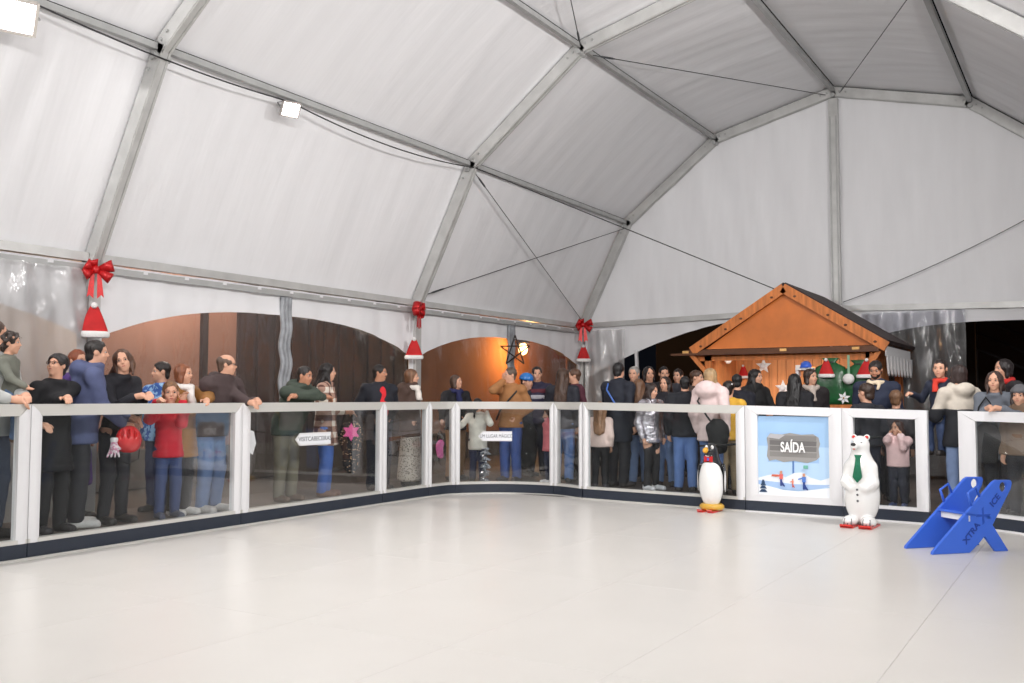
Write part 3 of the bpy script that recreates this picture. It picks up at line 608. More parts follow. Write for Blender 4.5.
for sx, x in ((0, HX0+.18), (1, HX1-.18)):
    n2 = 7; dw = (HYB-HY0-.12)/n2
    for k in range(n2): hp(MB().box((x, HY0+.15+dw*(k+.5), (.95)), (.028, dw-.006, (1.86))), 'plank', M_plank)
for k in range(9): hp(MB().box((xm, HY0+.02, .1+k*.11), (2.3, .03, .104)), 'front_board', M_wood)
hp(MB().box((xm, HY0+.0, 1.08), (2.5, .4, .04)), 'counter', M_wood)
hp(MB().box((xm, HY0+.14, HZE-.14), (1.9, .03, .03)), 'added_fill_tube', mat('fill_tube_glow', (255, 240, 220), .4, emit=3))  # glowing tube added behind the beam to brighten the hut interior
l = area('hut_fill_light', (xm, HY0+.17, HZE-.17), (xm, HYB, 1.0), 1.8, .03, 9, (1, .93, .84))  # added fill light aimed at the hut back wall
# hut decorations
def star_prism(r, r2, n=5):
    return [((r if k % 2 == 0 else r2)*math.sin(PI*k/n), (r if k % 2 == 0 else r2)*math.cos(PI*k/n)) for k in range(2*n)]
yb = HYB-.03
for (px, py, lab) in ((763.5, 366, 'white paper star higher on the hut back wall'), (783, 388, 'white paper star lower on the hut back wall'), (798, 369, 'small white card on the hut back wall')):
    p = on_plane(px, py, 1, yb); o = empty('paper_star' if 'star' in lab else 'card', tuple(p), 0, lab, 'decoration')
    if 'star' in lab:
        b = MB(); sp_ = star_prism(.125, .055); b.add([(0, -.03, 0)]+[(x, 0, z) for x, z in sp_]+[(0, .005, 0)], [(0, 1+(k+1) % 10, 1+k) for k in range(10)]+[(11, 1+k, 1+(k+1) % 10) for k in range(10)]).build('points', mat('paper_white', (240, 240, 242), .7, bump=.3, bscale=60), o)
        MB().ell((0, -.035, 0), (.04, .006, .04)).build('rosette', mat('paper_grey', (214, 214, 220), .6), o, True)
    else: MB().box((0, 0, 0), (.07, .01, .12)).build('sheet', mat('paper_white'), o)
p = on_plane(728, 359.5, 1, HY0+.5); o = empty('pompom_ball', tuple(p), 0, 'white fluffy ball hanging under the hut roof', 'decoration'); MB().ell((0, 0, 0), (.055, .055, .065), 16, 10).build('ball', M_fluff, o, True); MB().tube([(0, 0, .06), (0, 0, .16)], .004, 5).build('string', M_black, o)
p = on_plane(723, 375, 1, HY0+.75); o = empty('wall_card', tuple(p), 0, 'tall narrow white box standing in the hut left corner', 'box'); MB().box((0, 0, 0), (.07, .04, .24)).build('box_body', mat('paper_white'), o); MB().ell((0, -.021, -.02), (.016, .004, .02)).build('slot', M_wood_d, o)
p = on_plane(743.5, 377, 1, HYB-.06); santa_hat('slim dark red santa hat on the hut wall beside the paper star', tuple(p), 0, .55, 'santa hats in the hut')
p = on_plane(710, 362, 1, HY0+.6); curt = empty('foil_bag', tuple(p), 0, 'silver foil bag hanging behind the hut left post', 'bag'); MB().ell((0, 0, 0), (.06, .03, .12), 12, 8).build('foil', mat('silver_foil', (190, 196, 204), .22, .7, bump=.8, bscale=25), curt, True); MB().tube([(0, 0, .11), (0, 0, .22)], .005, 5).build('string', M_black, curt)
# blue cap on a white shelf
p = on_plane(806, 369, 1, HY0+.15); o = empty('wall_shelf', tuple(p), 0, 'small white shelf under the blue cap', 'shelf'); MB().box((0, 0, 0), (.24, .18, .03)).build('board', mat('paper_white'), o); MB().box((-.10, 0, -.05), (.03, .14, .10)).build('bracket', mat('paper_white'), o); MB().box((0, .12, .0), (.2, .06, .06)).build('back_rail', M_wood, o)
p2 = p+np.array([.0, -.0, .016]); o = empty('cap', tuple(p2), 0, 'bright blue cap on the small white shelf in the hut', 'cap'); MB().lathe((0, 0, 0), [(.075, 0), (.075, .03), (.06, .07), (.03, .09), (.004, .095)], 14).build('crown', M_blue, o, True); MB().prism([(-.07, -.05), (.07, -.05), (.05, -.12), (-.05, -.12)], .012, (0, 0, 0), (1, 0, 0), (0, 1, 0), (0, 0, 1)).build('visor', M_blue, o)
# green wrapped hampers
def hamper(label, px0, px1, py0, py1, y, seed):
    a = on_plane(px0, py1, 1, y); b_ = on_plane(px1, py1, 1, y); top = on_plane((px0+px1)/2, py0, 1, y); wd = b_[0]-a[0]; z0 = 1.1; h = top[2]-z0
    wd *= 1.18; o = empty('gift_sack', ((a[0]+b_[0])/2, y, z0), 0, label, 'gift sack', 'green gift sacks in the hut'); n = 24; prof = [(.46, 0), (.52, .15), (.52, .45), (.49, .65), (.42, .8), (.20, .88), (.14, .91), (.26, 1.0)]; vs = []; r = random.Random(seed)
    for j, (rr, zz) in enumerate(prof):
        for k in range(n):
            t = 2*PI*k/n; ct, st = math.cos(t), math.sin(t); sq = 1/max(abs(ct), abs(st))**.55; m = 1+.05*math.sin(6*t+seed+zz*4)+.03*math.sin(11*t)
            vs.append((rr*wd*ct*sq*m, rr*wd*.45*st*sq*m, zz*h))
    fs = [(j*n+k, j*n+(k+1) % n, (j+1)*n+(k+1) % n, (j+1)*n+k) for j in range(len(prof)-1) for k in range(n)]+[tuple(range(n-1, -1, -1)), tuple((len(prof)-1)*n+k for k in range(n))]
    MB().add(vs, fs).build('wrap', mat('green_satin', (34, 92, 52), .28, 0, var=.3, vscale=5, bump=.25, bscale=9), o, True)
    MB().lathe((0, 0, .9*h), [(.15*wd, -.015), (.17*wd, 0), (.15*wd, .015)], 14, .5).build('tie', M_black, o); return a, b_, wd, h
hamper('large green gift sack left on the hut counter', 817, 846, 358, 404, HY0-.12, 1)
hamper('large green gift sack right on the hut counter behind the man with a beard', 846, 874, 360, 404, HY0-.12, 4)
for (px, py, lab, s) in ((826.5, 375.5, 'red santa hat leaning on the left green gift sack', .66), (865, 376, 'red santa hat on the right green gift sack', .66)):
    p = on_plane(px, py, 1, HY0-.265); santa_hat(lab, tuple(p), 0, s, 'santa hats in the hut', .25 if px > 850 else 0)
p = on_plane(848.5, 379, 1, HY0-.27); o = empty('pompom_ball', tuple(p), 0, 'white fluffy ball between the two green gift sacks', 'decoration'); MB().ell((0, 0, 0), (.075, .06, .07), 16, 10).build('ball', M_fluff, o, True); MB().box((0, .02, .18), (.03, .01, .26)).build('ribbon', mat('pale_green_ribbon', (130, 170, 140), .3), o)
for (px, py, lab) in ((821.5, 396, 'white poinsettia flower on the left green gift sack'), (844, 398, 'white poinsettia flower low between the green gift sacks')):
    p = on_plane(px, py, 1, HY0-.245); o = empty('poinsettia', tuple(p), .0, lab, 'flower')
    for k in range(6): 
        t = k*PI/3+.3; MB().add([(0, -.02, 0), (.045*math.cos(t-.45), -.015, .045*math.sin(t-.45)), (.085*math.cos(t), -.005, .085*math.sin(t)), (.045*math.cos(t+.45), -.015, .045*math.sin(t+.45)), (0, 0, 0)], [(0, 3, 2, 1), (4, 1, 2, 3), (0, 1, 4), (0, 4, 3)]).build('petal', mat('paper_white'), o)
    MB().ell((0, -.025, 0), .012).build('heart', mat('brass'), o, True)
# icicle garland along the hut right eave
o = empty('icicle_garland', (HX1+.0, HY0+.1, 1.83), 0, 'white icicle fringe hanging below the right hut eave', 'garland')
MB().box((0.01, .95, -.03), (.012, 1.9, .13)).build('band', mat('paper_white'), o)
for k in range(8):
    y = .08+k*.25; MB().prism([(y, 0), (y+.2, 0), (y+.2, -.12), (y+.13, -.27), (y+.08, -.24), (y+.03, -.10)], .02, (0, 0, -.08), (0, 1, 0), (0, 0, 1), (1, 0, 0)).build('icicle', mat('paper_white'), o)
# hanging garland strip of silver beside the hut
# ------------------------------------------------------------------ SDF modelling kit
I3 = np.eye(3)
def axis(lo, hi, c, zones=()):
    p = [lo]
    while p[-1] < hi:
        st = c
        for a, b, f in zones:
            if a-c < p[-1] < b: st = min(st, f)
        p.append(p[-1]+st)
    return np.array(p, np.float32)
class SDF:
    def __init__(s, lo, hi, c=.016, zones=()):
        s.ax = [axis(lo[i], hi[i], c, [(z[0][i], z[1][i], z[2]) for z in zones]) for i in range(3)]; s.F = np.full([len(a) for a in s.ax], 1.0, np.float32)
    def blk(s, lo, hi):
        sl = []; co = []
        for i in range(3):
            a = int(np.searchsorted(s.ax[i], lo[i])); b = int(np.searchsorted(s.ax[i], hi[i])); a = max(a-1, 0); b = min(b+1, len(s.ax[i]))
            sl.append(slice(a, b)); sh = [1, 1, 1]; sh[i] = -1; co.append(s.ax[i][a:b].reshape(sh))
        return tuple(sl), co
    def put(s, sl, d, k, op):
        A = s.F[sl]
        if op == 0:
            h = np.maximum(k-np.abs(A-d), 0)/k if k > 0 else 0; s.F[sl] = np.minimum(A, d)-h*h*k*.25
        else:
            d = -d; h = np.maximum(k-np.abs(A-d), 0)/k if k > 0 else 0; s.F[sl] = np.maximum(A, d)+h*h*k*.25
    def cone(s, p0, p1, r0, r1, k=.02, op=0):
        p0 = np.asarray(p0, float); p1 = np.asarray(p1, float); R = max(r0, r1)+k+.03; sl, (X, Y, Z) = s.blk(np.minimum(p0, p1)-R, np.maximum(p0, p1)+R)
        if 0 in s.F[sl].shape: return s
        ba = p1-p0; L2 = float(ba @ ba)+1e-9; X = X-p0[0]; Y = Y-p0[1]; Z = Z-p0[2]; t = np.clip((X*ba[0]+Y*ba[1]+Z*ba[2])/L2, 0, 1)
        d = np.sqrt((X-ba[0]*t)**2+(Y-ba[1]*t)**2+(Z-ba[2]*t)**2)-(r0+(r1-r0)*t); s.put(sl, d.astype(np.float32), k, op); return s
    def ell(s, c, r, R=I3, k=.02, op=0):
        c = np.asarray(c, float); m = max(r)+k+.03; sl, (X, Y, Z) = s.blk(c-m, c+m)
        if 0 in s.F[sl].shape: return s
        X = X-c[0]; Y = Y-c[1]; Z = Z-c[2]; q = [(X*R[0, i]+Y*R[1, i]+Z*R[2, i])/r[i] for i in range(3)]
        k0 = np.sqrt(q[0]**2+q[1]**2+q[2]**2); k1 = np.sqrt((q[0]/r[0])**2+(q[1]/r[1])**2+(q[2]/r[2])**2)+1e-6
        s.put(sl, (k0*(k0-1)/k1).astype(np.float32), k, op); return s
    def econe(s, o, R, z0, z1, r0, r1, ysc, k=.03, op=0, y0=0, y1=0):
        o = np.asarray(o, float); pa = o+R @ np.array([0, y0, z0]); pb = o+R @ np.array([0, y1, z1]); m = max(r0, r1)+k+.03; sl, (X, Y, Z) = s.blk(np.minimum(pa, pb)-m, np.maximum(pa, pb)+m)
        if 0 in s.F[sl].shape: return s
        X = X-o[0]; Y = Y-o[1]; Z = Z-o[2]; q = [X*R[0, i]+Y*R[1, i]+Z*R[2, i] for i in range(3)]; t = np.clip((q[2]-z0)/(z1-z0), 0, 1)
        d = (np.sqrt(q[0]**2+((q[1]-y0-(y1-y0)*t)/ysc)**2+(q[2]-z0-(z1-z0)*t)**2)-(r0+(r1-r0)*t))*(.5+.5*ysc); s.put(sl, d.astype(np.float32), k, op); return s
    def torus(s, c, R, a, b, rr, k=.01, op=0):
        c = np.asarray(c, float); m = max(a, b)+rr+k+.03; sl, (X, Y, Z) = s.blk(c-m, c+m)
        if 0 in s.F[sl].shape: return s
        X = X-c[0]; Y = Y-c[1]; Z = Z-c[2]; q = [X*R[0, i]+Y*R[1, i]+Z*R[2, i] for i in range(3)]; g = (np.sqrt((q[0]/a)**2+(q[1]/b)**2)-1)*min(a, b)
        s.put(sl, (np.sqrt(g*g+q[2]**2)-rr).astype(np.float32), k, op); return s
    def cut(s, n, d):                                     # keep n.p < d
        X, Y, Z = (a.reshape([-1 if i == j else 1 for j in range(3)]) for i, a in enumerate(s.ax)); s.F = np.maximum(s.F, (X*n[0]+Y*n[1]+Z*n[2]-d).astype(np.float32)); return s
    def warp(s, fn):
        X, Y, Z = (a.reshape([-1 if i == j else 1 for j in range(3)]) for i, a in enumerate(s.ax)); s.F = (s.F+fn(X, Y, Z)).astype(np.float32); return s
    def mesh(s, name, mats):
        F = s.F; F[0] = F[-1] = 1; F[:, 0] = F[:, -1] = 1; F[:, :, 0] = F[:, :, -1] = 1
        S = F < 0; n = [q-1 for q in F.shape]
        cnt = np.zeros(n, np.int8)
        cs = [(a, b, c) for a in (0, 1) for b in (0, 1) for c in (0, 1)]
        for a, b, c in cs: cnt += S[a:n[0]+a, b:n[1]+b, c:n[2]+c]
        I, Jx, K = np.nonzero((cnt > 0) & (cnt < 8)); idx = np.full(n, -1, np.int32); idx[I, Jx, K] = np.arange(len(I))
        acc = np.zeros((len(I), 3), np.float32); num = np.zeros(len(I), np.float32)
        for axn in range(3):
            for a, b, c in cs:
                if (a, b, c)[axn]: continue
                e = [a, b, c]; e[axn] = 1; fa = F[I+a, Jx+b, K+c]; fb = F[I+e[0], Jx+e[1], K+e[2]]; m = (fa < 0) != (fb < 0)
                t = np.where(m, fa/(fa-fb+1e-12), 0); pos = []
                for q, (base, o1) in enumerate(((I, a), (Jx, b), (K, c))):
                    p = s.ax[q][base+o1]; pos.append(p+t*(s.ax[q][np.minimum(base+1, len(s.ax[q])-1)]-p) if q == axn else p)
                acc += np.stack(pos, -1)*m[:, None]; num += m
        V = acc/np.maximum(num, 1)[:, None]; Q = []
        for axn in range(3):
            u, v = (axn+1) % 3, (axn+2) % 3; sa = [slice(None)]*3; sb = [slice(None)]*3; sa[axn] = slice(0, -1); sb[axn] = slice(1, None)
            for t_ in (sa, sb):
                t_[u] = slice(1, -1); t_[v] = slice(1, -1)
            A = S[tuple(sa)]; B = S[tuple(sb)]
            for mask, flip in ((A & ~B, False), (~A & B, True)):
                w3 = list(np.nonzero(mask)); w3[u] = w3[u]+1; w3[v] = w3[v]+1
                def cell(du, dv):
                    q = list(w3); q[u] = q[u]-du; q[v] = q[v]-dv; return idx[q[0], q[1], q[2]]
                qd = np.stack([cell(1, 1), cell(0, 1), cell(0, 0), cell(1, 0)], -1); Q.append(qd[:, ::-1] if flip else qd)
        return np_mesh(name, V, np.concatenate(Q), mats)
def rotz(a): c, s = math.cos(a), math.sin(a); return np.array([[c, -s, 0], [s, c, 0], [0, 0, 1.]])
def rotx(a): c, s = math.cos(a), math.sin(a); return np.array([[1., 0, 0], [0, c, -s], [0, s, c]])
def roty(a): c, s = math.cos(a), math.sin(a); return np.array([[c, 0, s], [0, 1., 0], [-s, 0, c]])
# ------------------------------------------------------------------ skating-aid figures on the ice (local: faces -Y)
def facing(p, phi):                                      # rotation turning local -Y to the viewer, then phi degrees to picture right
    return math.atan2(CAM[1]-p[1], CAM[0]-p[0])+PI/2+math.radians(phi)
M_gw = mat('gloss_white', (238, 238, 236), .18, coat=.6); M_gb = mat('gloss_black', (24, 26, 30), .2, coat=.6); M_ski = mat('gloss_red', (206, 44, 36), .25, coat=.5)
def penguin(px, py):
    p = on_plane(px, py, 2, .0); H = .72; o = empty('penguin_figure', tuple(p), facing(p, -22), 'glossy penguin skating aid with red bow tie on red skis', 'figure')
    g = SDF((-.25, -.25, 0), (.25, .25, .8), .006); g.ell((0, .015, .31), (.148, .125, .27), k=.03).ell((0, .0, .61), (.072, .080, .09), k=.05).cone((0, .01, .5), (0, 0, .6), .08, .06, .05); g.cut((0, 0, -1), -.055)
    me = g.mesh('body', M_gb); link('body', me, o)
    g = SDF((-.2, -.2, 0), (.2, .05, .6), .006); g.ell((0, -.012, .29), (.147, .122, .262), k=.02).cut((0, 1, 0), .0).cut((0, 0, -1), -.06); link('belly', g.mesh('belly', M_gw), o)
    MB().lathe((0, 0, .018), [(.13, 0), (.145, .02), (.14, .045), (.12, .06)], 20, .95).build('base_ring', mat('yellow_plastic', (214, 168, 62), .3, coat=.4), o, True)
    b = MB().tube([(-.035, -.062, .625), (-.04, -.105, .620), (-.042, -.13, .612)], [.034, .028, .012], 10); b.build('beak', mat('beak_yellow', (232, 170, 50), .3), o, True)
    MB().tube([(-.045+.02*i, -.078+abs(i-2)*.004, .572-(.008 if 0 < i < 4 else 0)) for i in range(5)], .005, 6).build('mouth', M_gw, o)
    for s in (-1, 1):
        MB().ell((s*.035, -.062, .655), (.018, .012, .022)).build('eye', M_gw, o, True)
        MB().ell((s*.035, -.074, .652), (.007, .004, .006)).build('pupil', M_gb, o, True)
        MB().prism([(0, -.02), (s*.05, -.03), (s*.05, .03), (0, .02)], .02, (0, -.085, .535), (1, 0, 0), (0, 0, 1), (0, -1, 0)).build('bow_tie', M_red, o)
        g = SDF((-.3, -.12, .1), (.3, .16, .55), .006); g.cone((s*.13, .03, .46), (s*.165, .01, .22), .028, .016, .01).ell((s*.152, .015, .33), (.016, .045, .16), k=.01); link('flipper', g.mesh('flipper', M_gb), o)
        MB().ell((s*.166, .0, .31), (.006, .026, .11)).build('flipper_lining', M_gw, o, True)
        b = MB(); b.box((s*.06, -.06, .006), (.07, .30, .016)); b.box((s*.06, -.215, .018), (.06, .05, .012), rotx(-.4)); b.build('ski', M_ski, o)
    MB().box((0, -.105, .535), (.022, .012, .026)).build('bow_knot', M_blue, o); o.scale = (.9, .9, 1.02)
penguin(712, 511)
def bear(px, py):
    p = on_plane(px, py, 2, .0); o = empty('polar_bear_figure', tuple(p), facing(p, -14), 'glossy white polar bear skating aid with green tie on red skis', 'figure')
    g = SDF((-.3, -.3, 0), (.3, .3, .98), .006)
    g.ell((0, .02, .30), (.165, .145, .29), k=.05).ell((0, .01, .50), (.15, .125, .2), k=.05).cone((0, .0, .6), (0, -.01, .78), .105, .078, .06).ell((0, -.01, .80), (.082, .085, .085), k=.03).cone((-.015, -.07, .795), (-.025, -.125, .785), .045, .036, .03)
    for s in (-1, 1):
        g.ell((s*.06, .01, .87), (.028, .018, .028), k=.012); g.cone((s*.105, -.02, .58), (s*.125, -.06, .43), .045, .042, .05); g.cone((s*.125, -.06, .43), (s*.07, -.112, .38), .040, .032, .05)
        g.ell((s*.085, -.09, .055), (.07, .10, .055), k=.03)
    g.cut((0, 0, -1), -.02); link('body', g.mesh('body', M_gw), o)
    MB().ell((-.028, -.155, .802), (.024, .014, .018)).build('nose', M_gb, o, True); MB().ell((-.024, -.142, .762), (.016, .012, .010)).build('tongue', M_ski, o, True)
    for s in (-1, 1):
        MB().ell((s*.06, -.006, .87), (.018, .010, .018)).build('ear_lining', M_ski, o, True); MB().ell((s*.035-.006, -.092, .825), (.009, .006, .010)).build('eye', M_gb, o, True)
        for k in (-1, 0, 1): MB().tube([(s*.085+k*.03, -.165, .085), (s*.085+k*.034, -.188, .03)], [.005, .007], 6).build('claw', mat('claw_grey', (90, 90, 92), .4), o)
        MB().box((s*.085, -.06, .011), (.12, .34, .02)).build('ski', M_ski, o); MB().box((s*.085, -.235, .02), (.11, .05, .016), rotx(-.4)).build('ski_tip', M_ski, o)
    g = SDF((-.1, -.25, .4), (.1, 0, .75), .008)
    b = MB(); o.scale = (.97, .97, .945); zz = [(.0, .70, -.118), (0, .655, -.128), (0, .50, -.152), (0, .44, -.158)]; vs = []
    for hw, z, y in ((.035, .700, -.100), (.022, .668, -.112), (.026, .60, -.128), (.040, .51, -.142), (.042, .485, -.146), (.003, .435, -.150)): vs += [(-hw, y, z), (hw, y, z), (-hw, y+.03, z), (hw, y+.03, z)]
    fs = []
    for i in range(5):
        a = i*4; c = a+4; fs += [(a, c, c+1, a+1), (a+2, a+3, c+3, c+2), (a, a+2, c+2, c), (a+1, c+1, c+3, a+3)]
    b.add(vs, fs).build('tie', mat('green_glitter', (30, 116, 84), .3, .3, var=.5, vscale=140), o)
    for z, y in ((.365, -.140), (.315, -.132), (.255, -.128)): MB().ell((-.004, y, z), (.011, .008, .011)).build('button', mat('claw_grey'), o, True)
bear(862, 526)
# ------------------------------------------------------------------ blue skating aid
def skating_aid():
    P0 = on_plane(932, 555, 2, 0); P1 = on_plane(1009, 551, 2, 0); A = P1-P0; A[2] = 0; LA = np.linalg.norm(A); A /= LA; Z = np.array([0, 0, 1.]); N = np.array([-A[1], A[0], 0])
    o = empty('skating_aid', tuple(P0), 0, 'bright blue plastic skating aid with lettered side plates on the ice', 'skating aid')
    def uv(px, py):
        r = ray(px, py); t = ((P0-CAM) @ N)/(r @ N); q = CAM+r*t-P0; return (float(q @ A), max(0.0, float(q @ Z)))
    outline = [uv(*q) for q in ((932.5, 555), (933, 552), (993, 482), (996, 480), (1011, 480), (1012.2, 483), (1011, 489), (993, 525), (1009, 551), (996, 551.8), (985, 536.5), (979, 544), (975, 548), (970, 553.2))]
    outline = [(u, 0.0 if v < .02 and i in (0, 8, 9, 13) else v) for i, (u, v) in enumerate(outline)]
    hole_c = uv(1003.5, 487); rh = .035
    def plate(d):
        import bmesh
        bm = bmesh.new(); n = len(outline); ov = [bm.verts.new(P[0]*A+P[1]*Z) for P in outline]; hv = [bm.verts.new((hole_c[0]+rh*math.cos(2*PI*k/18))*A+(hole_c[1]+rh*1.1*math.sin(2*PI*k/18))*Z) for k in range(18)]
        ed = [bm.edges.new((ov[i], ov[(i+1) % n])) for i in range(n)]+[bm.edges.new((hv[i], hv[(i+1) % 18])) for i in range(18)]
        bmesh.ops.triangle_fill(bm, edges=ed, use_beauty=True); r = bmesh.ops.extrude_face_region(bm, geom=bm.faces[:])
        for v in r['geom']:
            if isinstance(v, bmesh.types.BMVert): v.co += Vector(N*.028)
        bmesh.ops.recalc_face_normals(bm, faces=bm.faces[:]); me = bpy.data.meshes.new('side_plate'); bm.to_mesh(me); bm.free(); me.materials.append(M_blue)
        q = link('side_plate', me, o); q.location = tuple(N*d); md = q.modifiers.new('b', 'BEVEL'); md.width = .006; md.segments = 2; return q
    gap = .30; plate(0.0); plate(gap); 
    s0, s1 = uv(968, 515), uv(993, 519)
    MB().prism([(s0[0]-.02, s0[1]), (s1[0]-.02, s1[1]+.0), (s1[0]-.02, s1[1]+.02), (s0[0]-.02, s0[1]+.02)], gap, (0, 0, 0), A, Z, N).build('seat', M_blue, o)
    MB().prism([(s0[0]+.005, s0[1]-.05), (s0[0]+.02, s0[1]-.05), (s0[0]+.02, s0[1]-.005), (s0[0]+.005, s0[1]-.005)], gap, (0, 0, 0), A, Z, N).build('cross_bar', mat('paper_white'), o)
    h0, h1, h2, h3 = uv(973, 506), uv(969, 493.5), uv(977, 487.5), uv(981, 497)
    for d in (.014, gap+.014): MB().tube([np.array(q[0]*A+q[1]*Z+N*d) for q in (h0, h1, h2, h3)], .011, 8).build('handle', M_blue, o, True)
    a = uv(963, 545); b_ = uv(1000, 494); dv = np.array([b_[0]-a[0], b_[1]-a[1]]); ang = math.atan2(dv[1], dv[0])
    R = Matrix(((A[0], 0, -N[0], 0), (A[1], 0, -N[1], 0), (A[2], 1, -N[2], 0), (0, 0, 0, 1))); ink = mat('blue_ink', (24, 58, 150), .4)
    for s, (cx, cy), sz in (('XTRA', (971.5, 533), .066), ('ICE', (995, 500.5), .066), ('X', (983.5, 516), .125)):
        c = uv(cx, cy); p = c[0]*A+c[1]*Z-N*.0015
        q = text_mesh(s, sz, ink if sz < .1 else mat('blue_ink_soft', (34, 78, 184), .4), 'lettering', o, Matrix.Translation(p) @ R @ Matrix.Rotation(ang, 4, 'Z') @ Matrix.Diagonal((1.15, 1, 1, 1)), .002)
skating_aid()
# ------------------------------------------------------------------ people
SKIN = mat('skin', (214, 164, 138), .5, 0, var=.08, vscale=14, spec=.35); SKIN_D = mat('skin_tan', (190, 136, 108), .5, 0, var=.08, vscale=14, spec=.35)
def cloth(c, rough=.8, metal=0): return mat('cloth_%d_%d_%d_%d' % (*c, int(metal*10)), c, rough, metal, var=.10, vscale=18, bump=.03, bscale=30, sheen=0)
def hairm(c): return mat('hair_%d_%d_%d' % c, c, .45, 0, var=.35, vscale=30, bump=.5, bscale=60, stretch=(1, 1, .25))
M_eyew = mat('eye_white', (208, 198, 192), .25); M_iris = mat('eye_dark', (34, 22, 16), .15); M_lip = mat('lip', (176, 96, 88), .45)
def ik(S, T, l1, l2, hint):
    d = T-S; L = np.linalg.norm(d); L2 = min(max(L, abs(l1-l2)+.02), (l1+l2)*.985); dn = d/max(L, 1e-6)
    a = (l1*l1-l2*l2+L2*L2)/(2*L2); h = math.sqrt(max(l1*l1-a*a, 0)); hn = np.asarray(hint, float); hn = hn-dn*(hn @ dn); hn /= (np.linalg.norm(hn)+1e-9)
    return S+dn*a+hn*h, S+dn*L2
n_people = [0]
def person(label, px, py, off, body, head=None, pitch=0, roll=0, lean=0, headk=1.0, coat=(40, 40, 44), coat_m=None, length=.57, puff=0, hood=None, collar=True, inner=None, legs='trousers', leg_c=(40, 44, 60), leg_m=None,
           shoes=(60, 56, 54), hair='short', hair_c=(40, 28, 22), skin=None, R=None, L=None, extras=(), fine=False, H=None, z0=.115, sit=False, wide=1.0, scarf=None, tail=True, cuff=None, face=True, band=None, depth=None, group=None, hairlen=.9, palm=None, slim=1.0):
    n_people[0] += 1; seed = n_people[0]; head = body if head is None else head; skin = skin or SKIN
    Pw = at_depth(px, py, depth if depth else bdepth(px)+off)
    def geom(Hh):
        hh = Hh/7.5*headk; chin = Hh-hh; nb = chin-.022*Hh; sh = nb-.028*Hh; hip = .50*Hh
        Rl = rotx(-lean); piv = np.array([0, 0, hip]); up = rotx(-lean*.55)
        nbp = piv+Rl @ np.array([0, 0, nb-hip]); hc_ = nbp+up @ np.array([0, .015*Hh, Hh-.5*hh-nb]); return hh, hip, nb, sh, Rl, piv, nbp, hc_
    if H is None:
        H = 1.6
        for _ in range(6): H *= (Pw[2]-z0)/geom(H)[7][2]
    else: z0 = Pw[2]-geom(H)[7][2]
    hh, hip, nb, sh, Rl, piv, nbp, hcp = geom(H)
    th = facing(Pw, body)+PI; Rb = rotz(th)                 # local +Y faces
    root_xy = Pw-Rb @ np.array([hcp[0], hcp[1], 0]); root = np.array([root_xy[0], root_xy[1], z0])
    tol = lambda wpt: Rb.T @ (np.asarray(wpt, float)-root)   # world to local
    T = lambda x, y, z: piv+Rl @ np.array([x*H, y*H, z*H-hip])
    dh = math.radians(head-body); Rh = rotz(dh) @ rotx(math.radians(pitch)-lean*.0) @ roty(math.radians(roll))
    sw = .108*H*wide; limbs = {}
    for s, spec in ((1, R), (-1, L)):
        S = piv+Rl @ np.array([s*sw, 0, sh-hip-.012*H]); hint = (s*.3, -1, 0)
        if spec is None: tgt = piv+Rl @ np.array([s*(sw+.02*H), .025*H, sh-hip-.318*H])
        elif spec == 'pocket': tgt = piv+Rl @ np.array([s*(sw*.72), .03*H, sh-hip-.26*H]); hint = (s, -1, -.2)
        elif spec == 'front': tgt = piv+Rl @ np.array([s*sw*.45, .15*H, sh-hip-.20*H]); hint = (s, -.4, -.8)
        elif spec == 'face': tgt = hcp+Rh @ np.array([s*.12*hh, .38*hh, -.38*hh]); hint = (s*.7, .2, -1)
        elif spec == 'cheek': tgt = hcp+Rh @ np.array([s*.42*hh, .20*hh, -.55*hh]); hint = (s*.45, .5, -1)
        else:
            hp_ = spec; tgt = tol(at_depth(hp_[0], hp_[1], bdepth(hp_[0])+hp_[2])); hint = hp_[3] if len(hp_) > 3 else (s*.8, -.8, .15); hint = (s*hint[0], hint[1], hint[2]) if len(hp_) > 3 else hint
        tgt = np.asarray(tgt, float); El, Wr = ik(S, tgt, .172*H, .152*H, hint); fd = (Wr-El)/np.linalg.norm(Wr-El)
        if spec == 'face': hd = (hcp+Rh @ np.array([s*.14*hh, .36*hh, .05*hh]))-Wr; hd /= np.linalg.norm(hd)
        elif spec == 'cheek': hd = (hcp+Rh @ np.array([s*.33*hh, .20*hh, .0]))-Wr; hd /= np.linalg.norm(hd)
        elif isinstance(spec, tuple): hd = fd*np.array([1, 1, .3]); hd /= np.linalg.norm(hd)
        else: hd = fd
        limbs[s] = (S, El, Wr, hd, spec)
    # ---- body: one continuous surface
    pts = [hcp]+[q for v in limbs.values() for q in v[:3]]+[v[2]+v[3]*.12*H for v in limbs.values()]+[np.array([0, 0, .02])]
    lo = np.min(pts, 0)-.5*hh-.03; hi = np.max(pts, 0)+.62*hh+.03; lo[0] = min(lo[0], -.13*H); hi[0] = max(hi[0], .13*H); lo[1] = min(lo[1], -.14*H); hi[1] = max(hi[1], .16*H if not sit else .34*H); lo[2] = min(lo[2], 0)-.02
    zones = [(hcp-.56*hh, hcp+.6*hh, .0085 if face else .013)]
    if fine:
        for v in limbs.values():
            if isinstance(v[4], tuple) or v[4] == 'face': c = v[2]+v[3]*.05*H; zones.append((c-.062*H, c+.062*H, .0075))
    g = SDF(lo, hi, .02, zones); hx = .052*H
    legsj = []
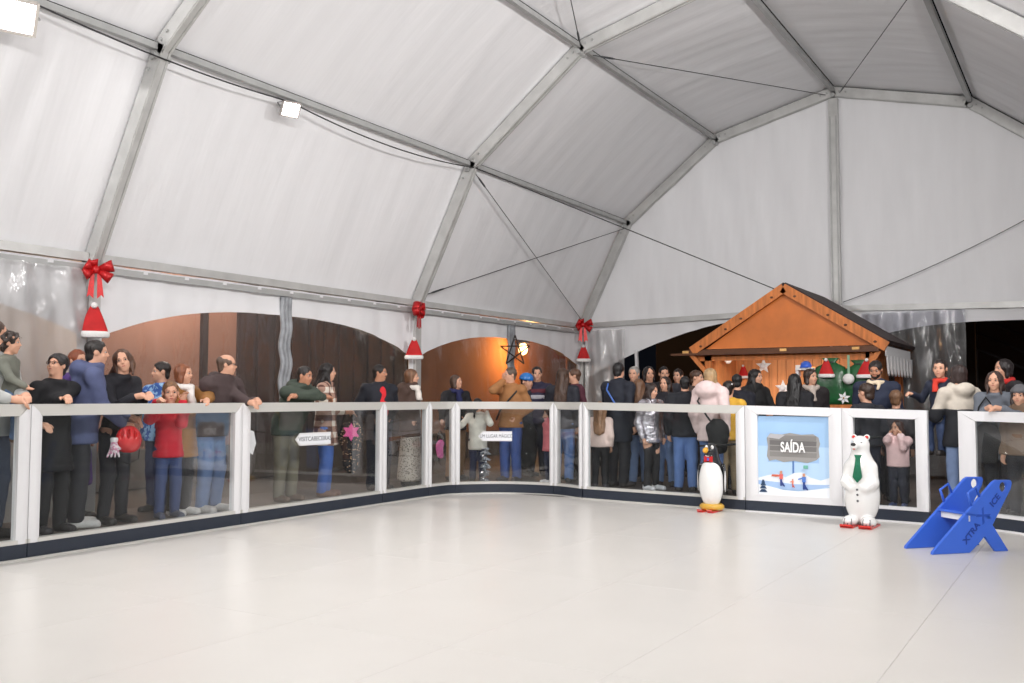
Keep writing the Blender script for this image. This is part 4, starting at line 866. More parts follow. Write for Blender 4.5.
    for s in (1, -1):
        a = np.array([s*hx, 0, hip]); 
        if sit: kn = np.array([s*hx*1.3, .13*H, hip-.15*H]); an = np.array([s*hx*1.2, .11*H, hip-.36*H])
        else: kn = np.array([s*hx*1.05, .012*H+.01*H*math.sin(seed*2.1+s), .275*H]); an = np.array([s*hx*1.15, -.008*H, .045*H])
        legsj.append((s, a, kn, an)); g.cone(a, kn, .05*H, .034*H, .03).cone(kn, an, .034*H, .022*H, .02); g.cone(an+np.array([0, 0, -.015*H]), an+np.array([s*.01*H, .085*H, -.025*H]), .022*H, .016*H, .02)
    g.ell(piv+np.array([0, 0, .02*H]), (.085*H, .062*H, .07*H), k=.04).econe(piv, Rl, .05*H, sh-hip-.06*H, .068*H, .085*H*wide, .72, .04)
    for s in (1, -1):
        S, El, Wr, hd, sp = limbs[s]; g.cone(piv+Rl @ np.array([0, 0, sh-hip-.005*H]), S, .036*H, .030*H, .03).cone(S, El, .030*H, .024*H, .02).cone(El, Wr, .024*H, .0155*H, .02)
        n = np.array([0, 0, -1.]) if isinstance(sp, tuple) else (hcp-Wr if sp == 'face' else np.array([-s, 0, 0.])); n = n-hd*(n @ hd); n /= np.linalg.norm(n)+1e-9; sd = np.cross(hd, n)
        if sd @ np.array([-s, 0, 0]) < 0: sd = -sd            # thumb side points inward
        kc = Wr+hd*.05*H; g.cone(Wr, kc, .0165*H, .019*H, .008)
        for q, ln in ((-1.5, .036), (-.5, .043), (.5, .046), (1.5, .042)):
            b0 = kc+sd*q*.0098*H; b1 = b0+(hd*.9+n*.42)*ln*.62*H; b2 = b1+(hd*.5+n*.86)*ln*.55*H; g.cone(b0, b1, .0066*H, .006*H, .003).cone(b1, b2, .006*H, .005*H, .002)
        t0 = Wr+hd*.018*H+sd*.014*H; t1 = t0+(hd*.62+sd*.7)*.032*H; g.cone(t0, t1, .0078*H, .0068*H, .006).cone(t1, t1+(hd*.85+n*.4)*.026*H, .0066*H, .0052*H, .003)
    hd_ = lambda x, y, z: hcp+Rh @ (np.array([x, y, z])*hh)
    g.cone(nbp-np.array([0, 0, .02*H]), hcp+Rh @ (np.array([0, -.04, -.2])*hh), .036*H*min(1, headk), .034*H, .02)
    sc = lambda *r: tuple(q*hh for q in r)
    g.ell(hd_(0, -.05, .14), sc(.325, .405, .345), Rh, .02).ell(hd_(0, .10, -.16), sc(.255, .27, .30), Rh, .05*hh).ell(hd_(0, .235, -.40), sc(.11, .09, .085), Rh, .08*hh)
    if face:
        for s in (1, -1):
            g.ell(hd_(s*.135, .395, .02), sc(.085, .075, .055), Rh, .04*hh, 1); g.ell(hd_(s*.16, .25, -.12), sc(.10, .09, .09), Rh, .06*hh); g.ell(hd_(s*.325, -.03, -.02), sc(.045, .085, .125), Rh, .02*hh)
        g.ell(hd_(0, .335, .10), sc(.2, .05, .045), Rh, .05*hh).cone(hd_(0, .345, .05), hd_(0, .42, -.095), .036*hh, .052*hh, .03*hh).cone(hd_(-.05, .36, -.115), hd_(.05, .36, -.115), .036*hh, .036*hh, .03*hh)
        g.ell(hd_(0, .325, -.24), sc(.12, .05, .07), Rh, .05*hh)
    o = link('person', g.mesh('person', skin), None, label, 'person', group); o.location = tuple(root); o.rotation_euler = (0, 0, th)
    def part(name, me, lab=None): return link(name, me, o, lab)
    # ---- face
    if face:
        for s in (1, -1):
            c = hd_(s*.135, .318, .03); b = MB(); b.ell(c, sc(.056, .048, .034), 8, 6, Rh); b.cur = 1; b.ell(c+Rh @ (np.array([0, .036, 0])*hh), sc(.031, .022, .034), 8, 6, Rh); part('eye', b.build('eye', [M_eyew, M_iris], None, True).data) if False else b.build('eye', [M_eyew, M_iris], o, True)
            pb = [hd_(s*(.07+.05*k), .372-.018*k-(.01 if k == 2 else 0), .105+(.014 if k == 1 else 0)) for k in range(3)]; MB().tube(pb, [.014*hh, .018*hh, .008*hh], 6).build('eyebrow', hairm(hair_c), o, True)
        pl = [hd_(.095*q, .372-.03*abs(q)**2, -.235+.006*abs(q)) for q in (-1, -.5, 0, .5, 1)]; MB().tube(pl, [.008*hh, .022*hh, .026*hh, .022*hh, .008*hh], 6).build('lips', M_lip, o, True)
    # ---- trousers / skirt / shoes
    g = SDF((-.2*H, lo[1]-.03, lo[2]), (.2*H, hi[1]+.03, hip+.16*H), .017)
    if legs == 'skirt': g.econe((0, 0, 0), I3, .05*H, hip+.05*H, .135*H, .085*H, .75, .03).cut((0, 0, -1), -.045*H)
    wl = 1.25 if legs == 'wide' else (.82 if legs == 'tight' else 1.0); wl *= slim
    if legs != 'skirt':
        for s, a, kn, an in legsj: g.cone(a, kn, .058*H*min(wl, 1.1), .048*H*wl, .02).cone(kn, an+np.array([0, 0, -.005*H]), .048*H*wl, .040*H*wl, .015)
        g.ell(piv+np.array([0, -.005*H, .01*H]), (.096*H, .068*H, .085*H), k=.03)
        g.warp(lambda X, Y, Z: .004*np.sin(Z*38/H+X*20+seed)*np.sin(Y*30+Z*14))
        if not sit: g.cut((0, 0, -1), -.028*H)
    part('skirt' if legs == 'skirt' else 'trousers', g.mesh('trousers', leg_m or cloth(leg_c)))
    if legs == 'skirt':
        g = SDF((-.1*H, -.1*H, 0), (.1*H, .1*H, .3*H), .017)
        for s, a, kn, an in legsj: g.cone(kn, an, .038*H, .03*H)
        part('stockings', g.mesh('stockings', cloth((40, 38, 40))))
    for s, a, kn, an in legsj:
        c = an; g = SDF(c+np.array([-.06*H, -.06*H, -.06*H]), c+np.array([.06*H, .14*H, .05*H]), .006)
        g.cone(c+np.array([0, -.008*H, -.005*H]), c+np.array([0, -.008*H, -.02*H]), .03*H, .03*H).cone(c+np.array([0, 0, -.024*H]), c+np.array([s*.012*H, .095*H, -.03*H]), .03*H, .026*H, .02)
        if not sit: g.cut((0, 0, -1), -.001)
        part('shoe', g.mesh('shoe', mat('shoe_%d_%d_%d' % shoes, shoes, .5, 0, var=.15, vscale=25)))
    # ---- coat
    zh = hip+.54*H-length*H                                   # hem height measured along the torso
    alo = np.min([v[i] for v in limbs.values() for i in range(3)], 0)-.09*H; ahi = np.max([v[i] for v in limbs.values() for i in range(3)], 0)+.09*H
    tops = [piv+Rl @ np.array([0, 0, q-hip]) for q in (sh, nb+.04*H)]
    lo2 = np.minimum(alo, np.min(tops, 0)-.2*H); hi2 = np.maximum(ahi, np.max(tops, 0)+.14*H); lo2[2] = min(lo2[2], zh-.02) ; lo2[1] -= .06*H; hi2[1] += .04*H; lo2[0] = min(lo2[0], -.2*H); hi2[0] = max(hi2[0], .2*H)
    g = SDF(lo2, hi2, .0145 if fine else .018); e = (.008+.007*puff)*H; tor = sh-hip
    g.econe(piv, Rl, .06*H, tor-.09*H, .088*H*wide*slim+e, .098*H*wide*slim+e, .74, .03).econe(piv, Rl, tor-.09*H, tor-.02*H, .098*H*wide*slim+e, .072*H*wide+e*.4, .72, .03)
    g.econe(piv, rotx(-lean*.25), zh-hip, .07*H, .112*H*slim+e+.012*H*max(0, length-.57)/.2, .092*H*wide*slim+e, .78, .03)
    for s in (1, -1):
        S, El, Wr, hd, sp = limbs[s]; ae = .010*H*puff*.6; fw = Wr-(Wr-El)/np.linalg.norm(Wr-El)*.008*H
        g.cone(piv+Rl @ np.array([0, 0, tor-.004*H]), S, .044*H+ae*.5, .046*H+ae, .03).cone(S, El, .043*H+ae, .037*H+ae, .02).cone(El, fw, .037*H+ae, .028*H+ae*.7, .02)
    if collar: g.torus(nbp+Rl @ np.array([0, .0, -.002*H]), Rl, .045*H, .045*H, .017*H, .02)
    if hood: g.ell(nbp+Rl @ np.array([0, -.062*H, -.012*H]), (.085*H*hood, .055*H*hood, .06*H*hood), Rl, .03).torus(nbp+Rl @ np.array([0, -.02*H, .005*H]), Rl @ rotx(.35), .066*H, .062*H, .024*H*hood, .02)
    if puff:
        per = .048*H; Zt = Rl[:, 2]; amp = .0065*puff; pz = float(piv[2])
        g.warp(lambda X, Y, Z: -amp*np.abs(np.sin((X*Zt[0]+Y*Zt[1]+(Z-pz)*Zt[2])*PI/per))+amp*.6)
    else: g.warp(lambda X, Y, Z: .0045*np.sin(Z*26+Y*18+seed)*np.sin(X*22+Z*9+seed*2)+.002*np.sin(Z*60+X*40))
    g.cut((0, 0, -1), -zh); co = part('coat', g.mesh('coat', coat_m or cloth(coat)))
    if band:                                                  # chest band (z0,z1 rel. to H, colour): slightly larger slice of the torso
        for (za, zb, bc) in band:
            g2 = SDF(lo2, hi2, .016); g2.F = None; 
            g2 = SDF((-.22*H, lo2[1], (za-.02)*H), (.22*H, hi2[1], (zb+.02)*H), .014)
            g2.econe(piv, Rl, .06*H, tor-.09*H, .088*H*wide*slim+e+.006, .098*H*wide*slim+e+.006, .74, .03).econe(piv, Rl, tor-.09*H, tor-.02*H, .098*H*wide*slim+e+.006, .072*H*wide+e*.4+.006, .72, .03).econe(piv, rotx(-lean*.25), zh-hip, .07*H, .112*H+e+.006, .092*H*wide+e+.006, .78, .03)
            for s in (1, -1): S, El, Wr, hd, sp = limbs[s]; ae = .010*H*puff*.6; g2.cone(piv+Rl @ np.array([0, 0, tor-.004*H]), S, .044*H+ae*.5+.006, .046*H+ae+.006, .03).cone(S, El, .053*H+ae, .046*H+ae, .02)
            g2.cut((0, 0, -1), -za*H).cut((0, 0, 1), zb*H); part('chest_band', g2.mesh('chest_band', cloth(bc)))
    if inner:
        g = SDF((-.08*H, lo2[1], hip), (.08*H, hi2[1]+.05, nb+.06*H), .012); c = piv+Rl @ np.array([0, .056*H+e*.75, tor-.18*H]); g.ell(c, (.055*H, .028*H, .19*H), Rl, .01); part('shirt', g.mesh('shirt', cloth(inner)))
    if scarf:
        g = SDF(nbp-.12*H, nbp+.13*H, .012); g.torus(nbp+Rl @ np.array([0, .012*H, .004*H]), Rl @ rotx(-.15), .050*H, .054*H, .022*H if tail else .016*H, .01)
        if tail: g.cone(nbp+Rl @ np.array([.01*H, .075*H, -.01*H]), nbp+Rl @ np.array([.012*H, .095*H, -.10*H]), .024*H, .028*H, .02)
        else: g.cone(nbp+Rl @ np.array([.03*H, .065*H, -.01*H]), nbp+Rl @ np.array([.025*H, .085*H, -.05*H]), .014*H, .010*H, .01).cone(nbp+Rl @ np.array([-.03*H, .065*H, -.01*H]), nbp+Rl @ np.array([-.025*H, .085*H, -.05*H]), .014*H, .010*H, .01)
        g.warp(lambda X, Y, Z: .004*np.sin(X*70+Z*60)); part('scarf', g.mesh('scarf', scarf if not isinstance(scarf, tuple) else cloth(scarf)))
    if cuff:
        for s in (1, -1):
            S, El, Wr, hd, sp = limbs[s]; g = SDF(Wr-.07*H, Wr+.07*H, .012); d = (Wr-El)/np.linalg.norm(Wr-El); g.cone(Wr-d*.025*H, Wr, .044*H, .044*H, .01).warp(lambda X, Y, Z: .004*np.sin(X*90)*np.sin(Z*90)); part('fur_cuff', g.mesh('fur_cuff', cloth(cuff)))
    # ---- hair
    hm = hairm(hair_c); lo3 = hcp-.75*hh; hi3 = hcp+.75*hh
    if hair in ('long', 'tail', 'braid'): lo3 = lo3-np.array([.1*hh, .15*hh, hairlen*hh])
    g = SDF(lo3, hi3, .010 if (fine or face) else .0125)
    fc = lambda: g.ell(hd_(0, .42, -.12), sc(.285, .36, .37), Rh, .05*hh, 1)
    if hair in ('short', 'full', 'curly', 'bald', 'tail', 'braid', 'bun'):
        q = {'curly': 1.07, 'full': 1.13}.get(hair, 1.0); g.ell(hd_(0, -.065, .165), sc(.352*q, .425*q, .365*q), Rh, .02).ell(hd_(0, -.23, -.14), sc(.27, .20, .28), Rh, .05*hh)
        if hair in ('short', 'full', 'curly', 'bald'): pn_ = Rh @ np.array([0, .45, -1.]); g.cut(tuple(pn_), float(pn_ @ hd_(0, -.3, -.36)))
        g.ell(hd_(0, .40, -.14), sc(.30, .33, .42), Rh, .05*hh, 1)
        for s in (1, -1): g.ell(hd_(s*.34, .12, -.12), sc(.10, .20, .16), Rh, .03*hh, 1); g.ell(hd_(s*.36, -.02, -.06), sc(.08, .09, .13), Rh, .02*hh, 1)
        if hair == 'bald': g.ell(hd_(0, .12, .42), sc(.34, .46, .36), Rh, .03*hh, 1)
    if hair in ('bob', 'long'):
        g.ell(hd_(0, -.09, .12), sc(.40, .44, .42), Rh, .03)
        for s in (1, -1): g.cone(hd_(s*.28, -.06, .05), hd_(s*.30, .0, -.38), .15*hh, .13*hh, .08*hh)
        g.ell(hd_(0, -.22, -.16), sc(.33, .25, .36), Rh, .06*hh)
        if hair == 'long':
            for s in (1, -1): g.cone(hd_(s*.26, -.12, -.2), hcp+Rh @ np.array([s*.24*hh, -.24*hh, 0])+np.array([0, -.075*H, -hairlen*hh*1.05]), .21*hh, .17*hh, .08*hh); g.cone(hd_(s*.30, .02, -.2), hcp+Rh @ np.array([s*.33*hh, .05*hh, 0])+np.array([0, 0.02*H, -hairlen*hh*.85]), .10*hh, .06*hh, .08*hh)
            g.cone(hd_(0, -.3, -.1), hcp+Rh @ np.array([0, -.32*hh, 0])+np.array([0, -.075*H, -hairlen*hh*1.1]), .25*hh, .20*hh, .08*hh)
        fc(); g.ell(hd_(0, .30, -.42), sc(.20, .3, .2), Rh, .04*hh, 1)
    if hair in ('tail', 'braid'): g.cone(hd_(0, -.42, .05), hd_(0, -.50, -.25), .11*hh, .13*hh, .05*hh).cone(hd_(0, -.50, -.25), hcp+Rh @ np.array([0, -.46*hh, 0])+np.array([0, -.03*H, -hairlen*hh]), .13*hh, .06*hh, .05*hh)
    if hair == 'bun': g.ell(hd_(0, -.42, .34), sc(.17, .17, .16), Rh, .04*hh)
    if hair == 'curly': g.warp(lambda X, Y, Z: .013*np.sin(X*95+seed)*np.sin(Y*90)*np.sin(Z*88)*headk)
    else: g.warp(lambda X, Y, Z: .0035*np.sin(X*120+np.sin(Z*25)*2)*np.sin(Y*110+seed)+.002*np.sin(Z*40))
    if hair == 'braid': g.warp(lambda X, Y, Z: -.008*np.abs(np.sin(Z*55))*(Z < float(hcp[2]-.3*hh))+.004)
    if hair: part('hair', g.mesh('hair', hm))
    # ---- extras
    for ex in extras:
        if ex == 'glasses':
            b = MB()
            for s in (1, -1):
                b.tube([hd_(s*.14+.085*math.cos(t), .415-.012*abs(math.cos(t)), .03+.07*math.sin(t)) for t in np.linspace(0, 2*PI, 13)], .011*hh, 5, False); b.tube([hd_(s*.225, .40, .05), hd_(s*.33, .2, .05), hd_(s*.34, -.02, .04)], .011*hh, 5)
            b.tube([hd_(-.06, .43, .05), hd_(0, .44, .055), hd_(.06, .43, .05)], .011*hh, 5); b.build('glasses', mat('dark_frame', (70, 50, 44), .3), o)
        elif ex == 'moustache': MB().tube([hd_(.12*q, .385-.045*abs(q), -.185-.03*abs(q)) for q in (-1, -.5, 0, .5, 1)], [.012*hh, .034*hh, .036*hh, .034*hh, .012*hh], 6).build('moustache', hm, o, True)
        elif ex == 'beard':
            g = SDF(hcp-.7*hh, hcp+.7*hh, .011); g.ell(hd_(0, .115, -.19), sc(.262, .275, .305), Rh, .02).ell(hd_(0, .245, -.41), sc(.12, .095, .095), Rh, .06*hh); pn_ = Rh @ np.array([0, .35, 1.]); g.cut(tuple(pn_), float(pn_ @ hd_(0, .3, -.12))); g.ell(hd_(0, .38, -.235), sc(.10, .1, .035), Rh, .02*hh, 1); part('beard', g.mesh('beard', hm))
        elif ex == 'beanie':
            g = SDF(hcp-.6*hh, hcp+.7*hh, .011); g.ell(hd_(0, -.05, .19), sc(.40, .46, .40), Rh, .02); pn_ = Rh @ np.array([0, -.25, -1.]); g.cut(tuple(pn_), float(pn_ @ hd_(0, .3, .15))); g.torus(hd_(0, -.04, .17), Rh @ rotx(.25), .36*hh, .42*hh, .06*hh, .02); g.warp(lambda X, Y, Z: .003*np.sin(X*160)); part('beanie', g.mesh('beanie', cloth((98, 98, 102))))
        elif ex == 'helmet_blue':
            g = SDF(hcp-.7*hh, hcp+.75*hh, .011); g.ell(hd_(0, -.06, .20), sc(.43, .50, .42), Rh, .02); pn_ = Rh @ np.array([0, -.15, -1.]); g.cut(tuple(pn_), float(pn_ @ hd_(0, .3, .08))); g.warp(lambda X, Y, Z: .006*np.sign(np.sin(X*50))*0); part('helmet', g.mesh('helmet', mat('helmet_blue', (40, 120, 200), .25, coat=.5)), 'shiny sky blue helmet')
        elif ex == 'strap': MB().tube([T(-.085, .03, .80), T(-.04, .10, .72), T(.04, .125, .62), T(.09, .10, .54)], .012, 6).build('bag_strap', M_black, o)
        elif ex == 'strap_back': MB().tube([T(-.085, .02, .81), T(-.06, -.10, .74), T(.03, -.115, .62), T(.095, -.08, .52)], .011, 6).build('bag_strap', M_black, o)
        elif ex == 'earring':
            for s in (1, -1): MB().ell(hd_(s*.37, -.02, -.14), .03*hh).build('earring', mat('brass'), o, True)
        elif ex == 'lanyard': MB().tube([T(-.06, -.05, .83), T(-.03, -.105, .78), T(.06, -.10, .66)], .010, 6).build('lanyard', mat('blue_ribbon', (70, 110, 190), .5), o)
        elif ex == 'hairclip': MB().ell(hd_(.25, -.28, .28), .06*hh).build('hair_clip', mat('paper_white'), o, True)
        elif ex == 'watch': S, El, Wr, hd, sp = limbs[-1]; d = (Wr-El)/np.linalg.norm(Wr-El); MB().tube([Wr-d*.012*H, Wr+d*.004*H], .031*H, 10).build('watch', M_black, o)
    return o, root, th, H
BK = (24, 24, 28); NV = (30, 36, 56); JEAN = (74, 100, 150); DK = (34, 34, 40); DROP = (.5, -.6, -.9)
GL = 'spectators behind the left barrier'; GB = 'spectators behind the back barrier'
def P(label, *a, **k): k.setdefault('group', GL if a[0] < 440 else GB); return person(label, *a, **k)
# left barrier, from the picture edge
P('man in light grey sweater at the left picture edge holding a toddler', -5, 335, .40, 55, 85, coat=(176, 178, 176), hair='short', hair_c=(70, 48, 36), leg_c=(66, 74, 92), R=(8, 399, .02), L=(24, 396, .16), fine=True, wide=1.05)
P('curly haired toddler in olive jacket held at the left picture edge', 10, 343, .36, 62, 80, headk=1.42, H=.92, sit=True, coat=(112, 114, 104), hair='curly', hair_c=(46, 34, 28), leg_c=(96, 122, 160), shoes=(110, 84, 64), R=(26, 388, .14, DROP), L=(24, 386, .3, DROP))
P('woman in black coat with glasses and short black hair looking up', 57, 366, .34, 35, -38, pitch=16, coat=BK, length=.70, slim=.92, hair='full', hair_c=(30, 24, 24), leg_c=BK, shoes=(40, 38, 40), L=(66, 398, .0, (.2, -1, -.4)), R=(40, 425, .16, DROP), extras=('glasses',), fine=True)
P('auburn haired person in purple coat half hidden behind the man in blue hoodie', 78, 361, .95, 60, 40, coat=(86, 60, 128), length=.84, hair='short', hair_c=(140, 74, 46), leg_c=(120, 116, 122))
P('man in blue grey hoodie with cropped dark hair facing right', 97, 353, .40, 96, 88, coat=(84, 92, 128), hood=.9, lean=.16, wide=1.2, length=.60, hair='short', hair_c=(34, 28, 26), leg_c=(42, 42, 48), shoes=(206, 204, 202), R=(123, 424, .16, DROP), L=(130, 420, .26, DROP), fine=True)
P('girl in black jacket with long brown hair leaning her hands on the rail', 123, 361, .34, 38, -4, roll=14, headk=1.0, wide=.88, slim=.86, coat=(26, 26, 34), hair='long', hair_c=(86, 58, 42), hairlen=.75, leg_c=DK, R=(134, 397, .02, (.3, -.8, -.6)), L=(146, 396, .02, (.3, -.8, -.6)), fine=True, lean=.1)
P('boy with dark hair in blue patterned jacket turned left', 161, 372, .85, -40, -75, headk=1.02, coat_m=pattern_mat('blue_camo', 'noise', (58, 96, 170), (150, 190, 226), 22), hair='short', hair_c=(34, 26, 24), leg_c=(40, 48, 80))
P('small child in red puffer jacket peeking over the rail', 170.5, 393, .30, 22, 6, headk=1.28, coat=(204, 34, 52), puff=1, length=.60, slim=.9, wide=.92, hair='short', hair_c=(128, 92, 62), leg_c=(58, 74, 118), shoes=(86, 92, 112), R=(157, 402, .07, (.2, -.6, -1)), L=(183, 402, .09, (.2, -.6, -1)), fine=True)
P('woman with curly auburn hair and white scarf in mustard coat', 184, 374, .42, 50, 62, coat=(150, 104, 52), puff=1, length=.66, hair='bob', hair_c=(134, 78, 48), scarf=(232, 228, 224), leg_c=(40, 38, 42), shoes=(220, 216, 212), L=(207, 400, .02), fine=True)
P('balding man with glasses in dark puffer jacket leaning on the rail', 227, 365, .24, 52, 84, lean=.26, coat=(72, 58, 58), puff=1, hair='bald', hair_c=(96, 76, 64), leg_c=(104, 128, 172), L=(254, 401, -.01, (.3, -1, .3)), R=(247, 402, -.03, (.25, -1, .5)), extras=('glasses', 'watch'), fine=True, wide=1.22, hood=.7, shoes=(216, 212, 208))
P('man in dark green jacket leaning folded arms on the rail', 305, 376, .13, 46, 56, lean=.42, pitch=-6, coat=(62, 72, 62), hood=.9, hair='short', hair_c=(40, 34, 32), leg_c=(122, 116, 100), L=(298, 396, .02, (1.2, .1, .1)), R=(324, 397, .0, (1.2, .1, .1)), fine=True, wide=1.25, skin=SKIN_D, shoes=(112, 92, 76))
P('woman with long black hair in brown plaid overshirt and jeans', 328, 372, .45, 78, 88, coat_m=pattern_mat('plaid', 'plaid', (96, 62, 54), (232, 222, 210), 2.6, c3=(170, 136, 120)), length=.66, hair='long', hair_c=(26, 20, 20), hairlen=1.3, leg_c=(76, 110, 186), shoes=(128, 98, 84), R=(343, 412, .35, DROP), L=(346, 412, .42, DROP))
P('man with moustache in black jacket over red sweater', 380, 373, .45, 28, 70, coat=(30, 32, 42), inner=(222, 40, 50), hair='short', hair_c=(34, 28, 26), leg_c=(30, 32, 46), extras=('moustache',), skin=SKIN_D, R='pocket', L='pocket', wide=1.1)
P('woman with brown bob in fuzzy brown hooded coat and leopard skirt', 412, 377, .45, 60, 82, coat=(82, 62, 54), hood=1.0, length=.62, hair='bob', hair_c=(122, 86, 62), scarf=(228, 220, 212), legs='skirt', leg_m=pattern_mat('leopard', 'spots', (98, 88, 82), (186, 176, 166), 55), shoes=BK, R='pocket', L='pocket')
# rounded corner
P('brunette woman in black jacket and navy scarf looking up right', 456.5, 382, .75, 30, 58, pitch=8, coat=(28, 28, 34), scarf=(34, 38, 84), hair='bob', hair_c=(84, 62, 50), leg_c=(150, 118, 88), R=(440, 432, .36, DROP), L='front')
P('girl in white coat with dark braid seen from behind', 478, 405, .40, 165, 150, headk=1.22, coat=(228, 224, 214), length=.66, hair='braid', hair_c=(28, 22, 22), hairlen=1.0, leg_c=(34, 40, 70), shoes=BK, face=False, R=(487, 412, .25, DROP), L=(456, 420, .25, DROP))
P('man in tan jacket with hand at his mouth and jeans', 510, 375, .42, -28, -62, coat=(166, 116, 72), hair='short', hair_c=(96, 80, 68), leg_c=(62, 86, 150), R='face', extras=('strap',), fine=True, wide=1.0, L='pocket', shoes=(60, 56, 58))
P('child wearing a bright blue helmet behind the man in tan', 527, 382, 1.25, 60, 50, headk=1.15, coat=(44, 48, 60), hair='short', hair_c=(60, 40, 30), extras=('helmet_blue',), leg_c=(110, 100, 92))
P('dark haired man in maroon and navy jumper with grey chest stripe', 537, 374, 1.35, 4, 6, coat=(42, 38, 62), band=[(.70, .742, (176, 174, 182)), (.755, .80, (98, 40, 52))], hair='short', hair_c=(30, 24, 24), leg_c=(40, 44, 60))
P('child in pink jacket and dark striped trousers ducking at the corner', 549, 414, .35, -60, -80, headk=1.3, coat=(214, 116, 124), puff=.6, length=.62, hair='bob', hair_c=(60, 42, 34), leg_c=(38, 44, 70), shoes=(226, 224, 226), R=(546, 418, .2, DROP))
P('woman with long brown hair and jeans seen from behind near the corner', 563, 376, .62, 165, 168, coat=(34, 36, 46), hair='long', hair_c=(72, 50, 38), hairlen=1.5, leg_c=(96, 134, 196), face=False, L='front')
P('man with short brown hair in maroon sweater beside the corner post', 574, 376, 1.15, -70, -85, coat=(88, 42, 56), hair='short', hair_c=(96, 68, 52), leg_c=DK, R='front')
# back barrier
P('girl in pale pink jacket with long fair hair seen from behind', 600, 409, .36, 172, 180, headk=1.25, coat=(232, 208, 200), puff=.5, hair='long', hair_c=(150, 112, 82), hairlen=1.5, leg_c=BK, shoes=(70, 66, 70), face=False)
P('tall person in navy coat with blue strap seen from behind', 619, 371, .62, 140, 150, coat=(30, 34, 46), length=.68, hair='short', hair_c=(22, 20, 22), leg_c=DK, face=False, extras=('lanyard',), L='front', wide=1.15)
P('grey haired man standing in the crowd', 634, 374, 1.5, -15, -20, coat=(54, 56, 66), hair='short', hair_c=(150, 146, 142), leg_c=DK)
P('person with long light brown hair and pale jeans seen from behind', 639, 386, .95, 175, 175, coat=(44, 42, 48), hair='long', hair_c=(112, 80, 58), hairlen=1.3, leg_c=(118, 140, 180), face=False)
P('girl in shiny silver jacket and black leggings looking down', 652, 391, .42, 45, 58, pitch=-12, headk=1.02, coat_m=mat('silver_jacket', (188, 184, 192), .25, .75, var=.35, vscale=14, bump=.8, bscale=24), puff=.7, length=.60, hair='long', hair_c=(46, 32, 28), hairlen=1.0, legs='tight', leg_c=(26, 26, 30), shoes=(208, 208, 212))
P('dark haired woman with a fringe far back in the crowd', 649, 374, 1.95, 12, 18, coat=BK, hair='bob', hair_c=(26, 20, 20), leg_c=DK)
P('tall dark haired man far back in the crowd', 664, 374, 2.3, 0, 10, coat=(44, 44, 52), hair='short', hair_c=(28, 24, 24), leg_c=DK)
P('smiling young woman with dark hair behind the girl in silver', 665, 384, 1.05, -10, -24, coat=(30, 28, 36), hair='long', hair_c=(40, 28, 24), hairlen=.9, leg_c=(106, 130, 172))
P('person barely visible behind the smiling young woman', 678, 376, 2.6, -20, -25, coat=BK, hair='short', hair_c=(34, 26, 24), leg_c=DK)
P('person in black jacket and blue jeans seen from behind left of the pink puffer', 685, 384, .55, 178, 178, coat=(24, 26, 34), hair='short', hair_c=(20, 18, 20), leg_c=(92, 122, 178), face=False, wide=1.15)
P('brown haired man in brown coat in front of the hut post', 697, 378, 1.35, 60, 70, coat=(66, 50, 44), hair='short', hair_c=(76, 52, 38), leg_c=DK)
_, bl_root, bl_th, bl_H = P('blonde woman in pale pink puffer with hood seen from behind', 711, 377, .45, 152, 150, coat=(230, 208, 206), puff=.8, slim=.9, hood=1.2, length=.62, hair='bob', hair_c=(176, 146, 108), leg_c=(84, 110, 158), face=False, R=(728, 444, .25, DROP), extras=('strap_back',))
P('person in yellow jacket with white hair clip behind the blonde woman', 729, 389, .62, 165, 165, headk=1.1, coat=(226, 176, 62), hair='tail', hair_c=(36, 28, 26), hairlen=.5, leg_c=(150, 132, 106), face=False, extras=('hairclip',))
P('person with black hair in navy jacket seen from behind before the hut', 737, 382, 1.15, 178, 178, coat=(24, 26, 38), hair='short', hair_c=(22, 20, 22), leg_c=DK, face=False)
P('woman with long black hair in black hoodie below the paper star', 756, 377, 1.75, 40, 58, coat=(24, 24, 26), hood=.8, hair='long', hair_c=(22, 18, 18), hairlen=1.2, leg_c=DK, L='front')
P('woman with long black hair seen from behind beside the poster', 795, 382, 1.0, 172, 160, coat=(24, 24, 30), hair='long', hair_c=(20, 18, 20), hairlen=1.4, leg_c=DK, face=False)
P('woman with brown hair and pale scarf under the blue cap', 811, 377, 1.5, 18, 40, coat=(36, 30, 32), hair='bob', hair_c=(54, 38, 32), scarf=(190, 176, 166), leg_c=DK)
P('bearded balding man in navy jacket with cream collar looking down', 875.5, 370, .95, -10, -12, pitch=-16, coat=(34, 42, 64), hair='short', hair_c=(38, 32, 30), extras=('beard',), tail=False, scarf=(226, 208, 180), leg_c=DK, skin=SKIN_D, wide=1.12)
P('boy with thick brown hair turned away at the back barrier', 866, 393, .42, -150, -128, headk=1.22, coat=(34, 36, 44), hair='short', hair_c=(58, 42, 34), leg_c=(40, 44, 60))
P('child with light brown hair peeking behind the barrier left of the entrance', 896, 399, .75, 170, 170, headk=1.22, coat=(60, 56, 60), hair='short', hair_c=(120, 88, 64), leg_c=DK, face=False)
P('girl in pale pink puffer with hands on her cheeks behind the glass', 897, 428, .28, -14, -36, headk=1.3, wide=1.06, slim=1.04, coat=(232, 196, 196), puff=1, length=.58, hair='long', hair_c=(64, 40, 34), hairlen=1.1, leg_c=(44, 46, 58), R='cheek', L='cheek', cuff=(236, 206, 206), shoes=(80, 90, 130))
P('boy in navy coat with red scarf carried at the entrance', 940, 369, .42, -30, -14, headk=1.36, H=1.02, sit=True, coat=(34, 40, 58), hair='short', hair_c=(38, 26, 24), scarf=(214, 60, 44), leg_c=(60, 76, 110), R=(912, 394, .36, DROP), fine=True)
